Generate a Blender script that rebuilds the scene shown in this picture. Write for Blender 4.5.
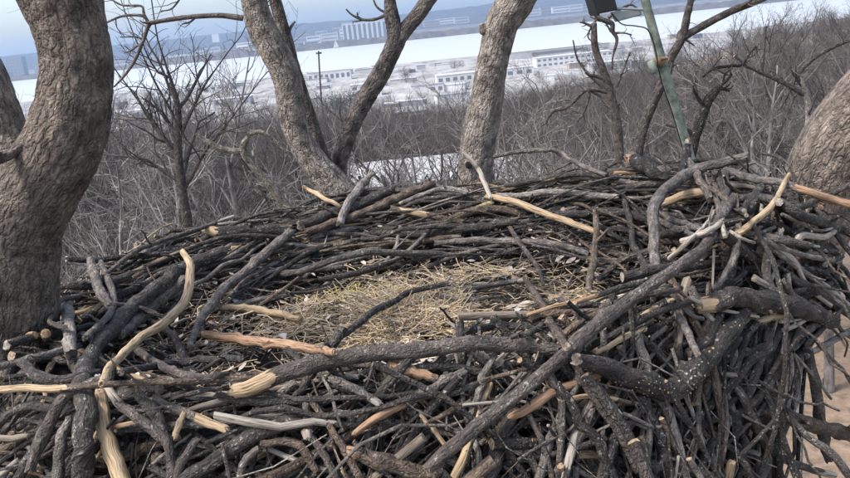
import bpy, math, random
import numpy as np
from mathutils import Matrix

# ------------------------------------------------------------------ camera, sky, sun, exposure
sc = bpy.context.scene
for o in list(bpy.data.objects):
    bpy.data.objects.remove(o)
R = math.radians
W0, H0 = 850.0, 478.0            # photograph size, used to read positions off it
FPX = 834.0                      # focal length in photograph pixels
PITCH, ROLL = R(14.4), R(5.9)
RIM_Z = 18.0                     # height of the nest rim above the foot of the tree
CAM = np.array([0.0, 0.0, RIM_Z + 0.85])
RIVER_Z = -46.0

_F = np.array([0, math.cos(PITCH), -math.sin(PITCH)])
_r0 = np.array([1.0, 0, 0]); _u0 = np.array([0, math.sin(PITCH), math.cos(PITCH)])
_RT = _r0 * math.cos(ROLL) - _u0 * math.sin(ROLL)
_UP = _u0 * math.cos(ROLL) + _r0 * math.sin(ROLL)
cd = bpy.data.cameras.new('camera'); cam = bpy.data.objects.new('camera', cd)
sc.collection.objects.link(cam)
cd.sensor_width = 36.0; cd.lens = FPX / W0 * 36.0
cd.clip_start = 0.05; cd.clip_end = 40000
cam.matrix_world = Matrix(((_RT[0], _UP[0], -_F[0], CAM[0]), (_RT[1], _UP[1], -_F[1], CAM[1]),
                           (_RT[2], _UP[2], -_F[2], CAM[2]), (0, 0, 0, 1)))
sc.camera = cam

SUN_EL, SUN_AZ = R(56), R(248)   # azimuth clockwise from +Y: high, behind the camera to the left
world = bpy.data.worlds.new('World'); sc.world = world; world.use_nodes = True
wn = world.node_tree
bg = wn.nodes['Background']
sky = wn.nodes.new('ShaderNodeTexSky'); sky.sky_type = 'NISHITA'; sky.sun_disc = False
sky.sun_elevation = SUN_EL; sky.sun_rotation = SUN_AZ
sky.air_density = 1.0; sky.dust_density = 2.5; sky.ozone_density = 1.2
hs = wn.nodes.new('ShaderNodeHueSaturation'); hs.inputs['Saturation'].default_value = 0.82; hs.inputs['Value'].default_value = 1.08   # thin even overcast
wn.links.new(sky.outputs[0], hs.inputs['Color']); wn.links.new(hs.outputs[0], bg.inputs[0]); bg.inputs[1].default_value = 0.145
sd = bpy.data.lights.new('sun', 'SUN'); sun = bpy.data.objects.new('sun', sd)
sc.collection.objects.link(sun)
sd.energy = 2.5; sd.angle = R(14); sd.color = (1.0, 0.965, 0.925)
sdir = np.array([math.sin(SUN_AZ) * math.cos(SUN_EL), math.cos(SUN_AZ) * math.cos(SUN_EL), math.sin(SUN_EL)])
from mathutils import Vector
sun.rotation_euler = Vector(sdir).to_track_quat('Z', 'Y').to_euler()
sun.location = (0, 0, 60)
sc.view_settings.view_transform = 'Standard'; sc.view_settings.look = 'None'
sc.view_settings.gamma = 1.0; sc.view_settings.use_curve_mapping = False
sc.view_settings.exposure = 1.05

# ------------------------------------------------------------------ helpers
rng = np.random.default_rng(7)
random.seed(7)

def px_dir(px, py):
    px = np.asarray(px, float)[..., None]; py = np.asarray(py, float)[..., None]
    return _F + _RT * (px - W0 / 2) / FPX + _UP * (H0 / 2 - py) / FPX

def at_y(px, py, y):
    """point of the world seen at a photograph position, at ground distance y from the camera"""
    d = px_dir(px, py); y = np.asarray(y, float)
    return CAM + d * (y / d[..., 1])[..., None]

def at_z(px, py, z):
    d = px_dir(px, py)
    return CAM + d * ((z - CAM[2]) / d[..., 2])[..., None]

def _hash(i, j, k, s):
    h = (i * 374761393 + j * 668265263 + k * 2147483647 + s * 974634777) & 0xFFFFFFFF
    h = ((h ^ (h >> 13)) * 1274126177) & 0xFFFFFFFF
    return ((h ^ (h >> 16)) & 0xFFFFFF) / float(0xFFFFFF)

def vnoise(p, seed=0):
    p = np.asarray(p, float); f = np.floor(p).astype(np.int64); t = p - f; t = t * t * (3 - 2 * t)
    out = 0
    for a in (0, 1):
        for b in (0, 1):
            for c in (0, 1):
                w = (t[..., 0] if a else 1 - t[..., 0]) * (t[..., 1] if b else 1 - t[..., 1]) * (t[..., 2] if c else 1 - t[..., 2])
                out = out + w * _hash(f[..., 0] + a, f[..., 1] + b, f[..., 2] + c, seed)
    return out

def fbm(p, octv=3, seed=0):
    v = 0; a = 0.5; p = np.asarray(p, float)
    for o in range(octv):
        v = v + a * vnoise(p * 2 ** o, seed + o); a *= 0.5
    return v / (1 - 0.5 ** octv)

def sstep(a, b, x):
    t = np.clip((np.asarray(x, float) - a) / (b - a), 0, 1)
    return t * t * (3 - 2 * t)

class MB:
    """collects vertices / faces with bark attributes and builds one mesh"""
    def __init__(self):
        self.v = []; self.q = []; self.t = []; self.co = []; self.tint = []; self.wood = []; self.peel = []; self.n = 0
    def add(self, v, quads=None, tris=None, co=None, tint=None, wood=None, peel=None):
        v = np.asarray(v, float).reshape(-1, 3); n = len(v)
        self.v.append(v)
        if quads is not None and len(quads): self.q.append(np.asarray(quads).reshape(-1, 4) + self.n)
        if tris is not None and len(tris): self.t.append(np.asarray(tris).reshape(-1, 3) + self.n)
        self.co.append(v if co is None else np.asarray(co).reshape(-1, 3))
        self.tint.append(np.broadcast_to(np.array([.1, .1, .1]) if tint is None else tint, (n, 3)))
        self.wood.append(np.broadcast_to(np.array([.4, .3, .2]) if wood is None else wood, (n, 3)))
        self.peel.append(np.broadcast_to(np.array(0.0) if peel is None else peel, (n,)))
        self.n += n
    def mesh(self, name, mats, smooth=True, attrs=True):
        me = bpy.data.meshes.new(name)
        v = np.concatenate(self.v); q = np.concatenate(self.q) if self.q else np.zeros((0, 4), int)
        t = np.concatenate(self.t) if self.t else np.zeros((0, 3), int)
        me.vertices.add(len(v)); me.vertices.foreach_set('co', v.astype(np.float32).ravel())
        loops = np.concatenate([q.ravel(), t.ravel()]).astype(np.int32)
        tot = np.concatenate([np.full(len(q), 4), np.full(len(t), 3)]).astype(np.int32)
        st = np.concatenate([[0], np.cumsum(tot)[:-1]]).astype(np.int32)
        me.loops.add(len(loops)); me.loops.foreach_set('vertex_index', loops)
        me.polygons.add(len(tot)); me.polygons.foreach_set('loop_start', st); me.polygons.foreach_set('loop_total', tot)
        me.polygons.foreach_set('use_smooth', np.full(len(tot), smooth))
        if attrs:
            a = me.attributes.new('bark_co', 'FLOAT_VECTOR', 'POINT'); a.data.foreach_set('vector', np.concatenate(self.co).astype(np.float32).ravel())
            for nm, arr in (('tint', self.tint), ('wood', self.wood)):
                a = me.attributes.new(nm, 'FLOAT_VECTOR', 'POINT'); a.data.foreach_set('vector', np.concatenate(arr).astype(np.float32).ravel())
            a = me.attributes.new('peel', 'FLOAT', 'POINT'); a.data.foreach_set('value', np.concatenate(self.peel).astype(np.float32).ravel())
        me.update(calc_edges=True); me.validate()
        for m in (mats if isinstance(mats, (list, tuple)) else [mats]): me.materials.append(m)
        return me
    def build(self, name, mats, parent=None, smooth=True, attrs=True):
        o = bpy.data.objects.new(name, self.mesh(name, mats, smooth, attrs))
        sc.collection.objects.link(o); o.parent = parent
        if parent is not None: o.matrix_parent_inverse = Matrix.Translation(-parent.location)
        return o

def tag(o, label=None, cat=None, group=None, kind=None):
    if label: o['label'] = label
    if cat: o['category'] = cat
    if group: o['group'] = group
    if kind: o['kind'] = kind
    return o

def empty(name, loc=(0, 0, 0), **kw):
    o = bpy.data.objects.new(name, None); o.location = loc; o.empty_display_size = 0.2
    sc.collection.objects.link(o); return tag(o, **kw)

def norm(a):
    return a / np.maximum(np.linalg.norm(a, axis=-1, keepdims=True), 1e-9)

def tubes(mb, P, Rr, sides, tint=None, wood=None, peel=None, caps=True, wob=0.0, knots=0, jag=0.0, disp=None, capwood=None):
    """K tubes at once: P (K,n,3), Rr (K,n); attributes run along each tube"""
    P = np.asarray(P, float); Rr = np.asarray(Rr, float)
    if P.ndim == 2: P = P[None]; Rr = Rr[None]
    K, n, _ = P.shape
    T = norm(np.gradient(P, axis=1))
    main = norm(P[:, -1] - P[:, 0] + 1e-6)
    ax = np.eye(3)[np.argmin(np.abs(main), axis=1)]
    N = ax[:, None, :] - (T @ ax[:, :, None]) * T
    N = norm(N); B = np.cross(T, N)
    th = np.linspace(0, 2 * math.pi, sides, endpoint=False)
    c, s = np.cos(th), np.sin(th)
    seg = np.linalg.norm(np.diff(P, axis=1), axis=2); L = np.concatenate([np.zeros((K, 1)), np.cumsum(seg, axis=1)], axis=1)
    off = rng.uniform(0, 50, (K, 1, 1, 3))
    rr = Rr[:, :, None] * np.ones(sides)
    loc = np.stack([Rr[:, :, None] * c, Rr[:, :, None] * s, np.broadcast_to(L[:, :, None], (K, n, sides))], -1) + off
    if wob: rr = rr * (1 + wob * (fbm(loc * np.array([30, 30, 14.0]), 2) * 2 - 1))
    for _ in range(knots):
        kk = rng.uniform(0.08, .92, (K, 1)) * L[:, -1:]; ka = rng.uniform(0, 2 * math.pi, (K, 1, 1))
        g = np.exp(-((L - kk) / (Rr.mean(axis=1, keepdims=True) * 0.8)) ** 2)[:, :, None] * np.exp(-(1 - np.cos(th - ka)) * 3)
        rr = rr * (1 + 0.42 * g)
    if disp is not None: rr = rr + disp(loc, Rr)
    V = P[:, :, None, :] + rr[..., None] * (N[:, :, None, :] * c[:, None] + B[:, :, None, :] * s[:, None])
    if jag:
        for e, sg in ((0, -1), (-1, 1)):
            j = rng.uniform(-.3, 1, (K, sides, 1)) * jag * Rr[:, e][:, None, None]
            V[:, e] += sg * j * T[:, e][:, None, :]
    tint = np.array([.1, .1, .1]) if tint is None else np.asarray(tint, float)
    if tint.ndim == 2: tint = np.repeat(tint, n * sides, 0)
    wd = np.array([.4, .3, .2]) if wood is None else np.asarray(wood, float)
    wd1 = wd
    if wd.ndim == 2: wd1 = np.repeat(wd, n * sides, 0)
    pl = np.zeros((K, n)) if peel is None else np.broadcast_to(np.asarray(peel, float), (K, n))
    base = (np.arange(K) * n * sides)[:, None, None]
    i = np.arange(n - 1)[:, None] * sides; j = np.arange(sides)[None]
    j2 = (j + 1) % sides
    quads = np.stack([i + j, i + j2, i + sides + j2, i + sides + j], -1)[None] + base[..., None]
    mb.add(V, quads=quads, co=loc, tint=tint, wood=wd1, peel=np.repeat(pl[:, :, None], sides, 2).ravel())
    if caps:
        for e, sg in ((0, -1), (-1, 1)):
            ring = V[:, e]; cen = ring.mean(axis=1, keepdims=True) + sg * T[:, e][:, None, :] * Rr[:, e][:, None, None] * 0.25
            vv = np.concatenate([ring, cen], 1)
            a = np.arange(sides); b = (a + 1) % sides
            tri = np.stack([b, a, np.full(sides, sides)], -1) if e == 0 else np.stack([a, b, np.full(sides, sides)], -1)
            tri = tri[None] + (np.arange(K) * (sides + 1))[:, None, None]
            lc = np.concatenate([loc[:, e], loc[:, e].mean(axis=1, keepdims=True)], 1)
            w2 = (wd if wd.ndim == 1 else np.repeat(wd, sides + 1, 0)) if capwood is None else np.asarray(capwood)
            t2 = tint if tint.ndim == 1 else np.repeat(tint.reshape(K, -1, 3)[:, 0], sides + 1, 0)
            mb.add(vv, tris=tri, co=lc, tint=t2, wood=w2, peel=1.5)

def catmull(pts, m):
    """smooth polyline through points, m samples"""
    p = np.asarray(pts, float)
    if len(p) == 2: p = np.stack([p[0], p.mean(0), p[1]])
    q = np.concatenate([[2 * p[0] - p[1]], p, [2 * p[-1] - p[-2]]])
    u = np.linspace(0, len(p) - 1 - 1e-6, m); k = u.astype(int); t = (u - k)[:, None]
    a, b, c, d = q[k], q[k + 1], q[k + 2], q[k + 3]
    return 0.5 * (2 * b + (c - a) * t + (2 * a - 5 * b + 4 * c - d) * t ** 2 + (3 * b - a - 3 * c + d) * t ** 3)

def box(mb, lo, hi, rot=0.0, org=(0, 0, 0)):
    lo = np.array(lo, float); hi = np.array(hi, float)
    v = np.array([[x, y, z] for z in (lo[2], hi[2]) for y in (lo[1], hi[1]) for x in (lo[0], hi[0])])
    c, s = math.cos(rot), math.sin(rot)
    v = np.stack([v[:, 0] * c - v[:, 1] * s, v[:, 0] * s + v[:, 1] * c, v[:, 2]], -1) + np.array(org)
    mb.add(v, quads=[[0, 2, 3, 1], [4, 5, 7, 6], [0, 1, 5, 4], [2, 6, 7, 3], [0, 4, 6, 2], [1, 3, 7, 5]])

# ------------------------------------------------------------------ materials
def new_mat(name):
    m = bpy.data.materials.new(name); m.use_nodes = True
    return m, m.node_tree.nodes, m.node_tree.links, m.node_tree.nodes['Principled BSDF']

def ramp(N, fac, L, stops):
    r = N.new('ShaderNodeValToRGB'); L.new(fac, r.inputs[0])
    els = r.color_ramp.elements
    while len(els) < len(stops): els.new(0.5)
    for e, (p, c) in zip(els, stops): e.position = p; e.color = (*c, 1) if len(c) == 3 else c
    return r.outputs[0]

def noise(N, L, co, scale, detail=4, rough=0.6, vec=None):
    n = N.new('ShaderNodeTexNoise'); n.inputs['Scale'].default_value = scale
    n.inputs['Detail'].default_value = detail; n.inputs['Roughness'].default_value = rough
    if vec:
        mp = N.new('ShaderNodeMapping'); mp.inputs['Scale'].default_value = vec; L.new(co, mp.inputs[0]); co = mp.outputs[0]
    L.new(co, n.inputs['Vector']); return n.outputs[0]

def mixc(N, L, fac, a, b, mode='MIX'):
    m = N.new('ShaderNodeMix'); m.data_type = 'RGBA'; m.blend_type = mode
    for sock, val in ((m.inputs[0], fac), (m.inputs[6], a), (m.inputs[7], b)):
        if hasattr(val, 'is_output'): L.new(val, sock)
        elif isinstance(val, (int, float)): sock.default_value = val
        else: sock.default_value = (*val, 1)
    return m.outputs[2]

def math_n(N, L, op, a, b=0.0, clamp=False):
    m = N.new('ShaderNodeMath'); m.operation = op; m.use_clamp = clamp
    for sock, val in zip(m.inputs, (a, b)):
        if hasattr(val, 'is_output'): L.new(val, sock)
        else: sock.default_value = val
    return m.outputs[0]

def attr(N, name, out='Vector'):
    a = N.new('ShaderNodeAttribute'); a.attribute_name = name; return a.outputs[out]

def bark_mat(name, fine=60.0, stretch=0.22, bump=0.004, rough=0.75, lichen=0.66, lich_col=(.36, .36, .31), lich_amt=0.8, plates=0, var=1.0, speck=0.6, plate_w=.5):
    m, N, L, P = new_mat(name)
    co = attr(N, 'bark_co'); tint = attr(N, 'tint', 'Color'); wood = attr(N, 'wood', 'Color'); peel = attr(N, 'peel', 'Fac')
    n1 = noise(N, L, co, fine, 5, 0.65, (1, 1, stretch))
    n2 = noise(N, L, co, fine * 0.22, 3, 0.6)
    n3 = noise(N, L, co, fine * 1.1, 3, 0.55)
    v = ramp(N, n1, L, [(0.3, (.45, .45, .45)), (0.5, (1, 1, 1)), (0.72, (1.8, 1.74, 1.68))])
    c = mixc(N, L, 1.0, tint, v, 'MULTIPLY')
    v2 = ramp(N, n2, L, [(0.32, tuple(1 - var * k for k in (.34, .35, .36))), (0.68, tuple(1 + var * k for k in (.42, .38, .32)))])
    c = mixc(N, L, 1.0, c, v2, 'MULTIPLY')
    lf = ramp(N, n3, L, [(lichen, (0, 0, 0)), (lichen + 0.05, (1, 1, 1))])
    lf2 = ramp(N, n2, L, [(0.48, (0, 0, 0)), (0.6, (1, 1, 1))])
    lf = math_n(N, L, 'MULTIPLY', math_n(N, L, 'MULTIPLY', lf, lf2), lich_amt)
    c = mixc(N, L, lf, c, lich_col)
    sp_ = ramp(N, noise(N, L, co, fine * 2.6, 2, 0.5), L, [(0.66, (0, 0, 0)), (0.70, (1, 1, 1))])
    c = mixc(N, L, math_n(N, L, 'MULTIPLY', math_n(N, L, 'MULTIPLY', sp_, ramp(N, noise(N, L, co, fine * .16, 2, .5), L, [(0.45, (0, 0, 0)), (0.6, (1, 1, 1))])), speck), c, (.34, .33, .28))
    ws = noise(N, L, co, fine * 1.6, 4, 0.6, (1, 1, 0.07))
    wv = ramp(N, ws, L, [(0.34, (.34, .28, .23)), (0.44, (.8, .77, .73)), (0.54, (1.02, 1.02, 1.0)), (0.68, (1.3, 1.3, 1.3))])
    wc = mixc(N, L, 1.0, wood, wv, 'MULTIPLY')
    pn = noise(N, L, co, fine * 0.5, 4, 0.6, (1, 1, 0.4))
    pf = math_n(N, L, 'ADD', peel, math_n(N, L, 'MULTIPLY', math_n(N, L, 'SUBTRACT', pn, 0.5), 1.5))
    pf = ramp(N, pf, L, [(0.47, (0, 0, 0)), (0.55, (1, 1, 1))])
    c = mixc(N, L, pf, c, wc)
    L.new(c, P.inputs['Base Color'])
    P.inputs['Roughness'].default_value = rough; P.inputs['Specular IOR Level'].default_value = 0.35
    bp = N.new('ShaderNodeBump'); bp.inputs['Strength'].default_value = 0.85; bp.inputs['Distance'].default_value = bump
    hgt = math_n(N, L, 'ADD', math_n(N, L, 'SUBTRACT', n1, math_n(N, L, 'MULTIPLY', pf, 0.35)), math_n(N, L, 'MULTIPLY', math_n(N, L, 'MULTIPLY', ws, pf), 1.2))
    if plates:
        vo = N.new('ShaderNodeTexVoronoi'); vo.feature = 'DISTANCE_TO_EDGE'; vo.inputs['Scale'].default_value = plates
        mp = N.new('ShaderNodeMapping'); mp.inputs['Scale'].default_value = (1, 1, .3)
        wv_ = N.new('ShaderNodeVectorMath'); wv_.operation = 'MULTIPLY_ADD'; wv_.inputs[1].default_value = (.035, .035, .09)
        nz = N.new('ShaderNodeTexNoise'); nz.inputs['Scale'].default_value = plates * .8; L.new(co, nz.inputs['Vector']); L.new(nz.outputs['Color'], wv_.inputs[0]); L.new(co, wv_.inputs[2])
        L.new(wv_.outputs[0], mp.inputs[0]); L.new(mp.outputs[0], vo.inputs['Vector'])
        pl_ = ramp(N, vo.outputs['Distance'], L, [(0.0, (0, 0, 0)), (0.25, (1, 1, 1))])
        hgt = math_n(N, L, 'ADD', math_n(N, L, 'MULTIPLY', hgt, math_n(N, L, 'SUBTRACT', 1.5, pf)), math_n(N, L, 'MULTIPLY', math_n(N, L, 'MULTIPLY', pl_, plate_w), math_n(N, L, 'SUBTRACT', 1.0, pf)))
    L.new(hgt, bp.inputs['Height']); L.new(bp.outputs[0], P.inputs['Normal'])
    return m

M_STICK = bark_mat('stick_bark', fine=95, stretch=0.22, bump=0.012, rough=0.75, lichen=0.585, lich_amt=.7, var=1.2, speck=.75, plates=60)
M_TRUNK = bark_mat('trunk_bark', fine=75, stretch=0.3, bump=0.013, rough=0.9, lichen=0.6, lich_col=(.32, .32, .27), lich_amt=0.75, plates=46, var=1.5, plate_w=.95)
M_TREE = bark_mat('bare_tree_bark', fine=9, stretch=0.3, bump=0.01, rough=0.9, lichen=0.75)

def flat_mat(name, col, rough=0.8, var=0.15, scale=1.0, metal=0.0, obj=True, spec=0.4):
    m, N, L, P = new_mat(name)
    tc = N.new('ShaderNodeTexCoord')
    n = noise(N, L, tc.outputs['Object'], scale, 4, 0.6)
    v = ramp(N, n, L, [(0.25, (1 - var * 1.6,) * 3), (0.75, (1 + var,) * 3)])
    L.new(mixc(N, L, 1.0, col, v, 'MULTIPLY'), P.inputs['Base Color'])
    P.inputs['Roughness'].default_value = rough; P.inputs['Metallic'].default_value = metal
    P.inputs['Specular IOR Level'].default_value = spec
    return m

# ------------------------------------------------------------------ the setting: ground, river, hills
def ground_z(x, y):
    x = np.asarray(x, float); y = np.asarray(y, float)
    base = -46.5 * sstep(4, 560, y) + 2.5
    ridge = 19 * sstep(0.05, 0.42, x / np.maximum(y, 20)) * sstep(40, 190, y) * (1 - sstep(300, 560, y))
    n = (fbm(np.stack([x / 40, y / 40, 0 * x], -1), 3, 3) - .5) * 7 * sstep(5, 60, y) * (1 - sstep(420, 600, y))
    z = base + ridge + n - 2.5
    bank = 1520 + 130 * (fbm(np.stack([x / 350, 0 * x, 0 * x], -1), 2, 9) - .5)
    z = z - 6 * sstep(bank - 15, bank + 25, y) + 1.2 * sstep(560, 600, y)
    z = np.where(y > 3000, np.maximum(z, -52 + 10 * sstep(3840, 3890, y) + 25 * sstep(3900, 5600, y)), z)
    return z

def grid_obj(name, xs, ys, zf, mat):
    X, Y = np.meshgrid(xs, ys); Z = zf(X, Y)
    n, m = X.shape; i = np.arange(n - 1)[:, None] * m; j = np.arange(m - 1)[None]
    mb = MB(); mb.add(np.stack([X, Y, Z], -1), quads=np.stack([i + j, i + j + 1, i + m + j + 1, i + m + j], -1))
    return tag(mb.build(name, mat, attrs=False), kind='structure')

def ground_material():
    m, N, L, P = new_mat('leaf_litter_and_yard_ground')
    g = N.new('ShaderNodeNewGeometry'); pos = g.outputs['Position']
    sp = N.new('ShaderNodeSeparateXYZ'); L.new(pos, sp.inputs[0])
    litter = ramp(N, noise(N, L, pos, 1.6, 6, 0.7), L, [(0.3, (.12, .095, .075)), (0.5, (.20, .165, .135)), (0.7, (.30, .25, .205))])
    lit2 = ramp(N, noise(N, L, pos, 0.06, 4, 0.6), L, [(0.35, (.8, .8, .82)), (0.7, (1.25, 1.2, 1.12))])
    litter = mixc(N, L, 1.0, litter, lit2, 'MULTIPLY')
    yard = ramp(N, noise(N, L, pos, 0.05, 7, 0.75, (1, .25, 1)), L, [(0.32, (.10, .095, .09)), (0.44, (.21, .20, .19)), (0.58, (.34, .33, .32)), (0.75, (.50, .49, .48))])
    patch = ramp(N, noise(N, L, pos, 0.011, 6, 0.7, (1, .35, 1)), L, [(0.52, (0, 0, 0)), (0.64, (1, 1, 1))])
    yard = mixc(N, L, math_n(N, L, 'MULTIPLY', patch, 0.55), yard, (.22, .20, .17))
    edge = math_n(N, L, 'ADD', sp.outputs[1], math_n(N, L, 'MULTIPLY', math_n(N, L, 'SUBTRACT', noise(N, L, pos, 0.012, 4), 0.5), 220))
    f = ramp(N, math_n(N, L, 'DIVIDE', edge, 1000), L, [(0.50, (0, 0, 0)), (0.53, (1, 1, 1))])
    # bare clay clearing below the right side of the nest
    dv = N.new('ShaderNodeVectorMath'); dv.operation = 'DISTANCE'; dv.inputs[1].default_value = (17, 34, -1.5); L.new(pos, dv.inputs[0])
    clay = ramp(N, math_n(N, L, 'ADD', math_n(N, L, 'DIVIDE', dv.outputs['Value'], 20), math_n(N, L, 'MULTIPLY', noise(N, L, pos, .25, 4), .4)), L, [(.78, (1, 1, 1)), (.92, (0, 0, 0))])
    cl_c = ramp(N, noise(N, L, pos, 2.2, 6, .75), L, [(.35, (.12, .085, .06)), (.5, (.22, .155, .105)), (.68, (.30, .225, .16))])
    litter = mixc(N, L, math_n(N, L, 'MULTIPLY', clay, .85), litter, cl_c)
    c = mixc(N, L, f, litter, yard)
    far = ramp(N, math_n(N, L, 'DIVIDE', sp.outputs[1], 10000), L, [(0.30, (0, 0, 0)), (0.301, (1, 1, 1))])
    town = ramp(N, noise(N, L, pos, 0.008, 6, 0.7), L, [(0.4, (.10, .09, .08)), (0.55, (.16, .14, .12)), (0.66, (.38, .36, .34))])
    c = mixc(N, L, far, c, town)
    L.new(c, P.inputs['Base Color']); P.inputs['Roughness'].default_value = 0.95; P.inputs['Specular IOR Level'].default_value = 0.2
    bp = N.new('ShaderNodeBump'); bp.inputs['Distance'].default_value = 0.06; bp.inputs['Strength'].default_value = 0.8
    L.new(noise(N, L, pos, 9, 6, 0.7), bp.inputs['Height']); L.new(bp.outputs[0], P.inputs['Normal'])
    return m

xs = np.unique(np.concatenate([np.linspace(-9000, 9000, 61), np.linspace(-900, 900, 91), np.linspace(-200, 200, 81)]))
ys = np.unique(np.concatenate([np.linspace(-120, 300, 106), np.linspace(300, 700, 61), np.linspace(700, 1700, 101), np.linspace(1700, 3800, 12), np.linspace(3800, 4000, 21), np.linspace(4000, 10800, 40)]))
ground = grid_obj('ground', xs, ys, ground_z, ground_material())

def water_material():
    m, N, L, P = new_mat('river_water')
    tc = N.new('ShaderNodeNewGeometry')
    P.inputs['Base Color'].default_value = (.44, .44, .43, 1); P.inputs['Roughness'].default_value = 0.35
    P.inputs['IOR'].default_value = 1.33; P.inputs['Specular IOR Level'].default_value = 0.6
    bp = N.new('ShaderNodeBump'); bp.inputs['Strength'].default_value = 0.25; bp.inputs['Distance'].default_value = 0.5
    L.new(noise(N, L, tc.outputs['Position'], 0.06, 6, 0.6, (1, 3, 1)), bp.inputs['Height']); L.new(bp.outputs[0], P.inputs['Normal'])
    return m
river = grid_obj('river', np.linspace(-9000, 9000, 5), np.linspace(1380, 3900, 4), lambda X, Y: X * 0 + RIVER_Z, water_material())

def hill_mat(name, c1, c2, sc_):
    m, N, L, P = new_mat(name)
    g = N.new('ShaderNodeNewGeometry')
    c = ramp(N, noise(N, L, g.outputs['Position'], sc_, 6, 0.65), L, [(0.35, c1), (0.65, c2)])
    L.new(c, P.inputs['Base Color']); P.inputs['Roughness'].default_value = 1.0; P.inputs['Specular IOR Level'].default_value = 0.0
    return m
def hills_z(X, Y):
    n = fbm(np.stack([X / 1500, Y / 1500, 0 * X], -1), 4, 21)
    b = fbm(np.stack([X / 60, Y / 60, 0 * X], -1), 2, 25)
    pr = sstep(5600, 7600, Y) * (1 - sstep(8600, 10500, Y))
    return -30 + pr * (140 + 70 * (n - .5) + 14 * sstep(-2500, 500, X)) + 16 * (b - .5) * sstep(5600, 6200, Y)
hills = grid_obj('hills', np.linspace(-9000, 9000, 361), np.linspace(5500, 10600, 60), hills_z, hill_mat('wooded_hills', (.045, .045, .05), (.10, .095, .09), 0.012))
def bank_z(X, Y):
    n = fbm(np.stack([X / 22, Y / 22, 0 * X], -1), 3, 31)
    m = fbm(np.stack([X / 260, Y / 260, 0 * X], -1), 2, 33)
    return -46 + sstep(3870, 3885, Y) * (1 - sstep(4140, 4170, Y)) * (16 + 18 * (n - .3) + 26 * (m - .45)) + 2 * sstep(3865, 3880, Y) - 6 * (1 - sstep(3862, 3872, Y)) - 10 * sstep(4150, 4180, Y)
farwood = grid_obj('far_bank_wood', np.linspace(-3600, 3600, 900), np.linspace(3858, 4180, 26), bank_z, hill_mat('far_wood', (.06, .052, .045), (.14, .12, .10), 0.03))
tag(farwood, 'band of bare grey-brown woods along the far river shore', 'woods', kind='stuff')

# ------------------------------------------------------------------ bare trees
SIDES = [10, 7, 5, 3, 3]
def rand_perp(d):
    v = np.random.default_rng(rng.integers(1 << 31)).normal(size=3); v -= v.dot(d) * d
    return v / (np.linalg.norm(v) + 1e-9)

def grow(out, p0, d0, length, r0, level, maxlev, nchild, ratio=(0.42, 0.7), ang=(30, 62), wig=0.16, up=0.05, start=0.25, rmin=0.004, rtip=0.35):
    n = (9, 8, 6, 5, 4)[min(level, 4)]
    pts = [np.array(p0, float)]; d = np.array(d0, float); d /= np.linalg.norm(d); ds = []
    for i in range(n - 1):
        ds.append(d); pts.append(pts[-1] + d * length / (n - 1))
        d = d + np.array([random.gauss(0, wig), random.gauss(0, wig), random.gauss(0, wig) + up]); d /= np.linalg.norm(d)
    ds.append(d)
    rad = np.maximum(r0 * np.linspace(1, rtip, n), rmin * 0.6)
    out.append((level, np.array(pts), rad))
    branch_out(out, np.array(pts), rad, ds, length, level, maxlev, nchild, ratio, ang, wig, up, start, rmin)

def branch_out(out, pts, rad, ds, length, level, maxlev, nchild, ratio, ang, wig, up, start, rmin):
    if level >= maxlev or not nchild: return
    k = nchild[min(level, len(nchild) - 1)]; n = len(pts)
    for i in range(k):
        t = start + (1 - start) * (i + random.random()) / k
        f = t * (n - 1); a = min(int(f), n - 2); w = f - a
        p = pts[a] * (1 - w) + pts[a + 1] * w; r = rad[a] * (1 - w) + rad[a + 1] * w
        d = ds[a]; an = R(random.uniform(*ang)); az = random.uniform(0, 2 * math.pi)
        e = np.array([random.gauss(0, 1), random.gauss(0, 1), random.gauss(0, 1)]); e -= e.dot(d) * d; e /= np.linalg.norm(e) + 1e-9
        nd = d * math.cos(an) + e * math.sin(an); nd[2] += up * 2
        grow(out, p, nd, length * random.uniform(*ratio) * (1.15 - 0.55 * t), max(r * random.uniform(.5, .75), rmin), level + 1, maxlev, nchild, ratio, ang, wig * 1.15, up, 0.2, rmin)

def branches_to(mb, br, levels, tint):
    groups = {}
    for lv, p, r in br:
        if lv in levels: groups.setdefault((len(p), SIDES[min(lv, 4)]), []).append((p, r))
    for (n, s), l in groups.items():
        P = np.stack([a for a, _ in l]); Rr = np.stack([b for _, b in l])
        tubes(mb, P, Rr, s, tint=np.asarray(tint), caps=False)

def tree_proto(h, r, nchild, up=0.06, lean=0.05, tint=(.10, .088, .08), rmin=0.0065, maxlev=4, ratio=(.42, .68)):
    br = []
    grow(br, (0, 0, -0.4), (random.gauss(0, lean), random.gauss(0, lean), 1), h * 0.82, r, 0, maxlev, nchild, ratio=ratio, up=up, start=0.28, rmin=rmin, wig=0.1)
    a, b = MB(), MB()
    branches_to(a, br, (0, 1), tint); branches_to(b, br, (2, 3, 4), tint)
    return a.mesh('trunk', M_TREE), b.mesh('crown', M_TREE)

GREYS = [(.125, .115, .112), (.075, .067, .065), (.155, .145, .14), (.11, .096, .088), (.145, .137, .134), (.06, .053, .052)]
PROTO = []
for i, (h, r, nc) in enumerate([(15, .22, (8, 6, 6, 5)), (17, .26, (9, 6, 6, 5)), (13, .19, (7, 7, 6, 5)), (16, .2, (8, 6, 5, 5)), (11, .16, (7, 6, 6, 5)), (14, .24, (9, 6, 6, 4))]):
    PROTO.append(tree_proto(h, r, nc, tint=GREYS[i]) + (h,))

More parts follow.
